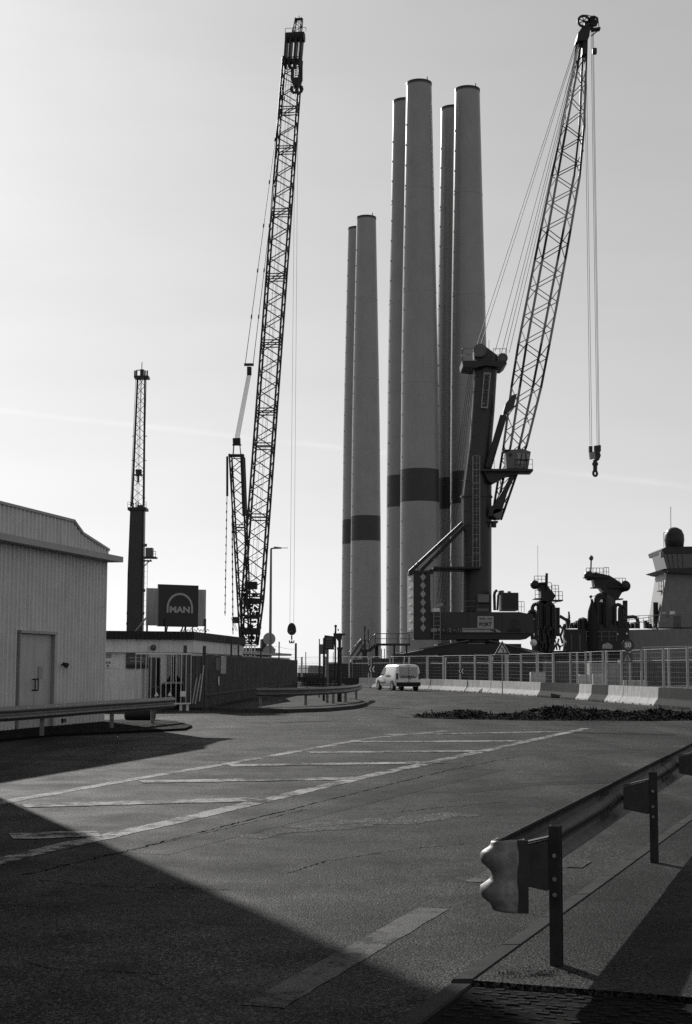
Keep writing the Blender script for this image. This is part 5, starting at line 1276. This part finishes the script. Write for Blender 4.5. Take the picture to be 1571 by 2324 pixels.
# chevron boards on the fence
for x, y, Y, s, lab in ((843, 1518.5, 119.2, .5, 'left chevron board on the fence, beside the van front'), (1045.5, 1523, 99.5, .36, 'narrow chevron board on the fence, right of the van')):
    c = at(x, y, Y); t = thing('chevron_board', V((c.x, Y, c.z - s / 2)), lab, 'sign', 'chevron boards on the mesh fence')
    m = MB(); m.box(c, (s * (1.25 if s > .4 else .9), .03, s * 1.15)); m.build('board', SIGND, t)
    for k in (-1, 1):
        q = c + V((k * s * .24 - s * .12, -.03, 0)); m = MB(); w = s * .17
        m.prism([q + V((0, 0, 0)), q + V((s * .24, 0, s * .45)), q + V((s * .24 + w, 0, s * .45)), q + V((w, 0, 0)), q + V((s * .24 + w, 0, -s * .45)), q + V((s * .24, 0, -s * .45))], (0, .012, 0)); m.build('chevron', SIGNW, t)

# ------------------------------------------------------------------ road signs on the right
ts = thing('warning_sign', gx(1140, 86.5), 'triangular bend warning sign on a post before the barriers', 'road sign')
tp = gx(1140, 86.5); tp.x -= .0
m = MB(); m.tube(tp, (tp.x, tp.y, 2.95), .035, 8); m.build('post', GALV, ts)
def tri(c, s, y0, y1, mt, name, parent):
    h_ = s * .866; m = MB(); m.prism([c + V((-s / 2, y0, -h_ / 3)), c + V((s / 2, y0, -h_ / 3)), c + V((0, y0, 2 * h_ / 3))], (0, y1 - y0, 0)); return m.build(name, mt, parent, bevel=.0)
c = at(1140, 1475.5, 86.4)
tri(c, .96, -.03, 0, SIGNW, 'rim', ts); tri(c, .86, -.036, -.03, SIGND, 'border', ts); tri(c, .56, -.042, -.036, mat('sign_field', .5, .5), 'field', ts)
m = MB(); m.path([c + V((x, -.05, z)) for x, z in ((.07, -.14), (.075, -.02), (.03, .06), (-.05, .12), (-.06, .13))], .028, 6); m.build('bend_arrow', SIGND, ts)
fs50 = thing('speed_limit_sign', gx(1424, 71.0), 'round 50 speed limit sign with a square pedestrian sign below it', 'road sign')
q = gx(1424, 71.0); m = MB(); m.tube(q, (q.x, q.y, 2.9), .035, 8); m.build('post', GALVD, fs50)
c = at(1424.8, 1464.4, 70.9)
for r_, y_, mt, nm in ((.29, 0, SIGND, 'rim'), (.20, -.008, mat('sign_disc_grey', .16, .5), 'disc')):
    m = MB(); m.lathe([(r_, y_ - .03), (r_, y_ - .02)], c, 28, 'Y'); m.build(nm, mt, fs50)
letter(fs50, '50', .30, c + V((0, -.05, 0)), (1, 0, 0), (0, 0, 1), SIGNW, off=.008, ext=.006, width=.29)
m = MB(); c2 = at(1424, 1492.5, 70.9); m.box(c2 + V((0, -.02, 0)), (.48, .02, .46)); m.build('pedestrian_plate', STEELM, fs50)
tri(c2 + V((0, -.034, -.06)), .36, 0, .006, LETG, 'pedestrian_triangle', fs50)
m = MB(); m.path([c2 + V((x, -.04, z)) for x, z in ((-.06, -.13), (0, -.02), (.06, -.13))], .016, 5); m.tube(c2 + V((0, -.04, -.02)), c2 + V((0, -.04, .07)), .02, 5); m.build('walking_figure', SIGND, fs50)
bs = thing('road_sign', gx(1380, 78), 'pale house shaped sign back left of the round speed sign', 'road sign')
m = MB(); q = gx(1380, 78); m.tube(q, (q.x, q.y, 2.4), .03, 8); m.build('post', GALVD, bs)
m = MB(); m.prism([at(x, y, 77.9) for x, y in ((1368, 1472), (1390, 1472), (1390, 1464), (1380, 1458.5), (1371, 1462.5), (1368, 1466))], (0, .02, 0)); m.build('plate', SIGNG, bs)

# ------------------------------------------------------------------ signs and signal on the island
isg = thing('island_sign', gx(744, 63), 'dark rectangular sign panel on two posts on the traffic island', 'road sign')
for x, Y in ((743.5, 63), (735.5, 66.5)):
    q = gx(x, Y); m = MB(); m.tube(V((q.x, q.y, .13)), V((q.x, q.y, 2.9)), .055, 8); m.build('post', GALVD if x > 740 else STEELD, isg)
m = MB(); m.prism([at(x, y, 62.9) for x, y in ((737, 1441.5), (758, 1444), (758.5, 1474.5), (738, 1473.5), (733.5, 1465), (734.5, 1452))], (0, .06, 0)); m.build('panel', STEELD, isg)
m = MB(); m.pbox(739.5, 1447, 754, 1471, 62.85, .03); m.build('panel_face', STEELM, isg)
for k in range(3): m = MB(); m.pbox(741, 1452 + k * 6, 752.5, 1454.2 + k * 6, 62.82, .02); m.build('panel_text_bar', SIGND, isg)
sg2 = thing('small_sign', gx(726, 74), 'small pale sign back partly hidden behind the island sign', 'road sign')
q = gx(724.8, 74); m = MB(); m.tube(q, V((q.x, q.y, 3.0)), .03, 6); m.build('post', STEELD, sg2)
m = MB(); m.pbox(724, 1462, 745, 1484.5, 74, .03); m.build('plate', mat('sign_back_mid', .14, .5), sg2)
sig = thing('signal_post', gx(771, 65), 'dark signal post with bracket head on the traffic island', 'signal')
q = gx(771, 65); m = MB(); m.tube(V((q.x, q.y, .13)), V((q.x, q.y, 2.4)), .1, 10); m.build('post', STEELD, sig, smooth=True)
m = MB(); m.ptube((771, 1490, 65), (771, 1437, 65), .07, 8); m.pbox(765, 1469, 778, 1474, 64.8, .4); m.build('upper_post', STEELD, sig)
m = MB(); m.prism([at(x, y, 64.8) for x, y in ((757, 1437), (784, 1438), (784, 1441), (777, 1442), (774, 1456), (768, 1456), (760, 1444))], (0, .25, 0)); m.build('head_bracket', STEELD, sig)
m = MB(); m.ptube((760, 1468, 65), (758, 1437, 65), .025, 5); m.build('brace', STEELD, sig)
bc = thing('beacon_mast', gx(762, 96), 'slim mast with a small twin beacon behind the island signal', 'beacon')
m = MB(); q = gx(761, 96); m.tube(q, at(761.5, 1432, 96), .06, 6); ladder(m, V((q.x, q.y - .1, .2)), at(762, 1480, 96), .3, step=.35, r=.02); m.build('mast', STEELD, bc)
m = MB(); m.pbox(759, 1419, 765, 1423, 95.8, .3); m.pbox(760, 1425, 764, 1431, 95.8, .3); m.ptube((762, 1436, 96), (762, 1418, 96), .05, 6); m.build('beacon', STEELD, bc)
m = MB(); m.pbox(766.5, 1427, 769, 1432, 95.8, .2); m.build('side_lamp', STEELD, bc)

# ------------------------------------------------------------------ access stair and gangway before the towers
AY = 150.0
st = thing('access_stair', gx(850, AY), 'grey steel stair and raised gangway before the turbine towers', 'stair')
m = MB(); m.pbar((793, 1495, AY), (820, 1456, AY), .12, .25); m.pbar((806, 1495, AY + 1), (828, 1462, AY + 1), .12, .25); m.build('lower_stringer', STEELM, st)
m = MB(); m.pbar((817, 1477, AY), (838, 1477, AY), .9, .25); m.build('landing', STEELD, st)
m = MB(); m.pbar((838, 1477, AY), (852, 1464, AY), 1.0, .35); m.build('upper_stringer', STEELD, st)
for k in range(8): m = MB(); m.pbar((840 + k * 1.6, 1475.5 - k * 1.6, AY - .4), (840 + k * 1.6, 1475.5 - k * 1.6, AY + .6), .2, .05); m.build('tread', STEELM, st)
m = MB(); m.pbox(852, 1460.5, 931, 1465, AY - .6, 1.4); m.build('gangway_deck', STEELD, st)
m = MB(); railing(m, [at(852, 1461, AY - .5), at(929, 1461, AY - .5)], 1.0, .04, 1.0); m.build('gangway_railing', STEELD, st)
m = MB(); railing(m, [at(821, 1477, AY - .5), at(839, 1477, AY - .5)], 1.05, .035, .5); m.ptube((838, 1454, AY - .5), (852, 1439, AY - .5), .04, 5); m.ptube((793, 1480, AY - .5), (820, 1450, AY - .5), .04, 5); m.build('stair_railing', STEELD, st)
for x in (824, 831, 853, 857, 895, 923):
    m = MB(); q = gx(x, AY); m.tube(q, at(x, 1465 if x > 840 else 1478, AY), .09, 6); m.build('leg', STEELD, st)
b2 = thing('beacon_mast', gx(828, AY + 1), 'slim beacon mast standing at the stair landing', 'beacon')
m = MB(); m.tube(gx(827.5, AY + 1), at(828, 1424, AY + 1), .07, 6); m.build('mast', STEELD, b2)
m = MB(); m.pbox(825, 1421, 831, 1429, AY + .8, .4); m.pbox(826, 1433, 829, 1440, AY + .8, .4); m.build('beacon', STEELM, b2)
m = MB(); m.ptube((836, 1460, AY + 1), (836, 1429, AY + 1), .05, 5); m.build('side_pole', STEELD, b2)

# ------------------------------------------------------------------ dark stores behind the fence, blocks, far things
def store(name, x0, y0, x1, Y, dep, mt, label, cat, ribs=0):
    a, b = at(x0, 1515, Y), at(x1, 1515, Y); z = at(x0, y0, Y).z
    t = thing(name, V(((a.x + b.x) / 2, Y, 0)), label, cat); m = MB(); m.box(((a.x + b.x) / 2, Y + dep / 2, z / 2), (b.x - a.x, dep, z)); o = m.build('body', mt, t)
    n = int((b.x - a.x) / .5)
    for i in range(n):
        m = MB(); x = a.x + (i + .5) * (b.x - a.x) / n; m.box((x, Y - .03, z / 2), (.16, .06, z - .2)); m.build('rib', mt, t)
    return t
store('steel_container', 842, 1494, 915, 133, 2.4, STEELD, 'dark steel container behind the fence, left of the van', 'container')
store('steel_container', 919, 1490, 1010, 134, 2.4, STEELD, 'dark steel container behind the fence, just above the van', 'container')
store('steel_container', 1014, 1492, 1116, 135, 2.4, STEELD, 'dark steel container behind the fence, left of the bend warning sign', 'container')
store('steel_container', 1120, 1490, 1225, 136, 2.4, STEELD, 'dark steel container behind the fence, right of the bend warning sign', 'container')
store('pale_container', 1338, 1505, 1408, 140, 2.4, STEELL, 'low pale container seen through the fence near the speed sign', 'container')
store('dark_skip', 1240, 1500, 1336, 150, 2.4, STEELM, 'grey skip container seen through the right fence panels', 'container')
store('dark_skip', 1412, 1497, 1600, 150, 2.4, STEELM, 'long grey container seen through the fence at the right edge', 'container')
for i, (x, Y, w, h_, mt) in enumerate(((1176, 93, .9, 1.35, CONC), (1284, 84, .95, 1.25, CONC), (1310, 82, .8, 1.3, CONC), (1385, 76, 1.2, 1.0, CONC))):
    q = gx(x, Y); m = MB(); m.box((q.x + 1.2, q.y, h_ / 2), (w, .7, h_)); o = m.build('concrete_block', mt, None, q, bevel=.02)
    tag(o, ['pale concrete block behind the fence nearest the warning sign', 'wide pale concrete block behind the fence where its line bends', 'smaller pale concrete block beside the bend of the fence', 'low pale block behind the right hand fence panels'][i], 'block', 'loose concrete blocks behind the fence')
# far row left: palisade, tanks, stacks
pf = thing('palisade_fence', gx(702, 200), 'distant pale palisade fence left of the island signs', 'fence')
for i in range(26): q = gx(678 + i * 1.75, 200); m = MB(); m.box(q + V((0, 0, .95)), (.07, .05, 1.9)); m.build('pale', STEELL, pf)
m = MB(); m.bar(gx(678, 200.1) + V((0, 0, 1.5)), gx(722, 200.1) + V((0, 0, 1.5)), .06, .1); m.build('rail', STEELL, pf)
for i in range(3):
    q = gx(707 + i * 9.5, 215); m = MB(); m.lathe([(.1, 1.9), (.42, 1.8), (.5, 1.4), (.5, .0)][::-1], q, 14); o = m.build('storage_tank', STEELM, None, q, smooth=True)
    tag(o, ['leftmost', 'middle', 'rightmost'][i] + ' of three grey upright tanks beyond the palisade', 'tank', 'small tanks far behind the fence')
for i, (x0, x1, y0, Y, mt) in enumerate(((676, 742, 1527, 170, STEELD), (742, 800, 1503, 190, STEELD), (800, 842, 1497, 175, STEELD))):
    t = store('cargo_stack', x0, y0, x1, Y, 3, mt, ['low dark stack beneath the distant palisade', 'dark stack behind the island sign posts', 'dark stack at the foot of the leftmost towers'][i], 'cargo')
for i, x in enumerate((694, 727, 866, 873)):
    q = gx(x, 128); m = MB(); m.tube(q, q + V((0, 0, 2.9 if i < 2 else 3.2)), .04, 6); o = m.build('fence_post', STEELD, None, q); tag(o, ['thin dark post just right of the sheet steel wall', 'thin dark post left of the island sign', 'thin dark post behind the left chevron board', 'second thin dark post behind the left chevron board'][i], 'post', 'thin posts along the far fence')

# ------------------------------------------------------------------ white van
van = thing('van', V((0, 0, 0)), 'white panel van with striped rear band driving away', 'van')
VW = mat('van_white', .70, .3, var=.04, scale=1, spec=.5)
def vsec(y, zr, w1, w2, zb=.30, belt=.95):
    belt = min(belt, zr - .12)
    h_ = [(w1 / 2 - .05, zb), (w1 / 2, zb + .12), (w1 / 2, belt), (w2 / 2 + (w1 - w2) * .12, zr - .16), (w2 / 2 - .04, zr - .05), (w2 / 2 - .16, zr), (0, zr + .015)]
    return [V((x, y, z)) for x, z in h_] + [V((-x, y, z)) for x, z in reversed(h_[:-1])]
secs = [vsec(2.2, .72, 1.5, 1.3, .32), vsec(2.1, .86, 1.7, 1.5), vsec(1.6, 1.02, 1.82, 1.55), vsec(1.15, 1.10, 1.84, 1.55), vsec(.45, 1.74, 1.85, 1.5), vsec(.1, 1.82, 1.85, 1.56), vsec(-1.9, 1.82, 1.85, 1.58), vsec(-2.15, 1.78, 1.84, 1.55), vsec(-2.2, 1.72, 1.78, 1.48)]
m = MB(); n = len(secs[0]); m.add([p for s_ in secs for p in s_], [(j * n + i, j * n + (i + 1) % n, (j + 1) * n + (i + 1) % n, (j + 1) * n + i) for j in range(len(secs) - 1) for i in range(n)] + [tuple(range(n)), tuple(range((len(secs) - 1) * n, len(secs) * n))])
body = m.build('body', VW, van, smooth=True)
for sx_ in (-1, 1):
    for y in (1.38, -1.42):
        m = MB(); m.lathe([(.30, -.1), (.315, -.06), (.315, .06), (.30, .1)], (sx_ * .84, y, .315), 22, 'X'); w = m.build('wheel', BLACK, van, smooth=True)
        m = MB(); m.lathe([(.2, -.01), (.17, .02)], (sx_ * .945, y, .315), 16, 'X'); m.build('wheel_rim', STEELL, w)
        m = MB(); m.lathe([(.38, -.02), (.38, .02)], (sx_ * .912, y, .34), 22, 'X'); m.build('wheel_arch', BLACK, van)
    gl = mat('van_glass', .05, .08, spec=.6)
    m = MB(); m.add([V((sx_ * .905, y, z)) for y, z in ((1.0, 1.06), (.05, 1.06))] + [V((sx_ * .835, y, z)) for y, z in ((.08, 1.62), (.42, 1.62))], [(0, 1, 2, 3)]); m.build('door_window', gl, van)
    m = MB(); m.bar((sx_ * .935, .0, .55), (sx_ * .935, 1.0, .55), .03, .09); m.build('door_moulding', BLACK, van)
    m = MB(); m.box((sx_ * 1.02, .92, 1.08), (.2, .1, .18)); m.build('wing_mirror', BLACK, van, bevel=.03)
    m = MB(); m.box((sx_ * .84, -2.19, 1.0), (.16, .06, .42)); m.build('tail_light', SIGND, van)
    m = MB(); m.bar((sx_ * .928, -.06, .5), (sx_ * .928, -.06, 1.5), .01, .012, (1, 0, 0)); m.build('door_gap', BLACK, van)
    m = MB()
    for k in range(5): m.box((sx_ * .927, -.35 - k * .16, 1.0), (.012, .09, .16))
    tag(m.build('side_lettering', STEELM, van), kind='stuff')
m = MB(); m.box((0, -2.24, .46), (1.78, .16, .26)); m.build('rear_bumper', BLACK, van, bevel=.04)
m = MB(); m.box((0, -2.205, 1.28), (1.36, .03, .74)); m.build('rear_door_panel', mat('van_grey_panel', .36, .5), van)
for k in range(7):
    m = MB(); x = -.63 + k * .18; s_ = 1 if x < -.05 else -1
    m.prism([V((x, -2.225, .87)), V((x + .1, -2.225, .87)), V((x + .1 + s_ * .14, -2.225, 1.05)), V((x + s_ * .14, -2.225, 1.05))], (0, -.012, 0)); m.build('rear_stripe', SIGND, van)
m = MB(); m.box((0, -2.215, .74), (.52, .02, .11)); m.build('number_plate', SIGNW, van)
m = MB(); m.box((0, -2.18, 1.74), (.3, .05, .05)); m.build('brake_light', SIGND, van)
m = MB(); m.box((0, -2.224, 1.12), (.02, .012, 1.06)); m.build('rear_door_gap', BLACK, van)
m = MB(); m.box((.1, -2.23, .82), (.14, .03, .05)); m.build('door_handle', BLACK, van)
m = MB(); m.box((0, 0, .36), (1.6, 3.9, .16)); m.build('underbody', BLACK, van)
van.location = gx(901.5, 107.5); van.rotation_euler = (0, 0, R(19))

# ------------------------------------------------------------------ low heap of dark weed and soil on the road
random.seed(21)
hm = MB(); NX, NYY = 90, 14
from mathutils import noise as mn
def heap(u, v):
    x = 2.2 + (12.3 - 2.2) * u; yc = 49.0 - 3.5 * math.sin(u * 2.2) * .2; wy = 5.2 * (math.sin(math.pi * min(1, max(0, u))) ** .55 * .75 + .12)
    y = yc + (v - .5) * wy
    k = max(0, math.sin(math.pi * u)) ** .5 * math.sin(math.pi * v) ** .8
    z = .24 * k * (.75 + 1.3 * mn.noise(V((x * .7, y * .9, 3)))) + .2 * k * mn.noise(V((x * 3, y * 3, 9)))
    return V((x, y, max(z, -.02) + .004))
g_ = [heap(i / NX, j / NYY) for i in range(NX + 1) for j in range(NYY + 1)]
hm.add(g_, [(i * (NYY + 1) + j, (i + 1) * (NYY + 1) + j, (i + 1) * (NYY + 1) + j + 1, i * (NYY + 1) + j + 1) for i in range(NX) for j in range(NYY)])
mound = tag(hm.build('soil_heap', EARTH), 'long low heap of dark soil and weed on the road before the barriers', None, None, 'stuff')
wb = MB()
for k in range(15000):
    u, v = random.betavariate(1.4, 1.2), random.random(); p = heap(u, v)
    if p.z < .03 and random.random() < .7: continue
    a = random.uniform(0, 6.28); t_ = random.uniform(.2, 1.2); L = random.uniform(.03, .12) if random.random() < .97 else random.uniform(.12, .26); d = V((math.cos(a) * math.cos(t_), math.sin(a) * math.cos(t_), math.sin(t_))); s_ = V((-math.sin(a), math.cos(a), 0)) * random.uniform(.01, .03)
    wb.add([p - s_, p + s_, p + d * L * .6 + s_ * .8, p + d * L + V((0, 0, -.03))], [(0, 1, 2, 3)])
tag(wb.build('weed_cover', WEED), 'dark dry weed growing over the low soil heap', None, None, 'stuff')
# small weeds at the foot of the near guardrail post and on the verge
wb = MB()
def tuft(c, n, r, L0, L1):
    for k in range(n):
        a, rr = random.uniform(0, 6.28), r * math.sqrt(random.random()); p = c + V((rr * math.cos(a), rr * .6 * math.sin(a), 0)); t_ = random.uniform(.3, 1.4); L = random.uniform(L0, L1); b = random.uniform(0, 6.28)
        d = V((math.cos(b) * math.cos(t_), math.sin(b) * math.cos(t_), math.sin(t_))) * L; s_ = V((-math.sin(b), math.cos(b), 0)) * L * .13
        wb.add([p, p + d * .5 + s_, p + d, p + d * .5 - s_], [(0, 1, 2, 3)])
for k in range(16): tuft(V((random.gauss(.95, .14), random.gauss(7.70, .05), .07)), random.randint(8, 60), random.uniform(.02, .07), .006, random.choice((.015, .02, .04)))
tag(wb.build('weed_tufts', WEED), 'small dark weeds round the foot of the near guardrail post', None, None, 'stuff')
wb = MB()
for k in range(200): x = random.uniform(-60, 430); q = gpt(x, random.uniform(1645, 1660 if x > 200 else 1672)); tuft(q + V((0, 0, .06)), 10, .25, .015, .05)
tag(wb.build('verge_grass', WEED), 'dark low grass on the verge before the shed', None, None, 'stuff')
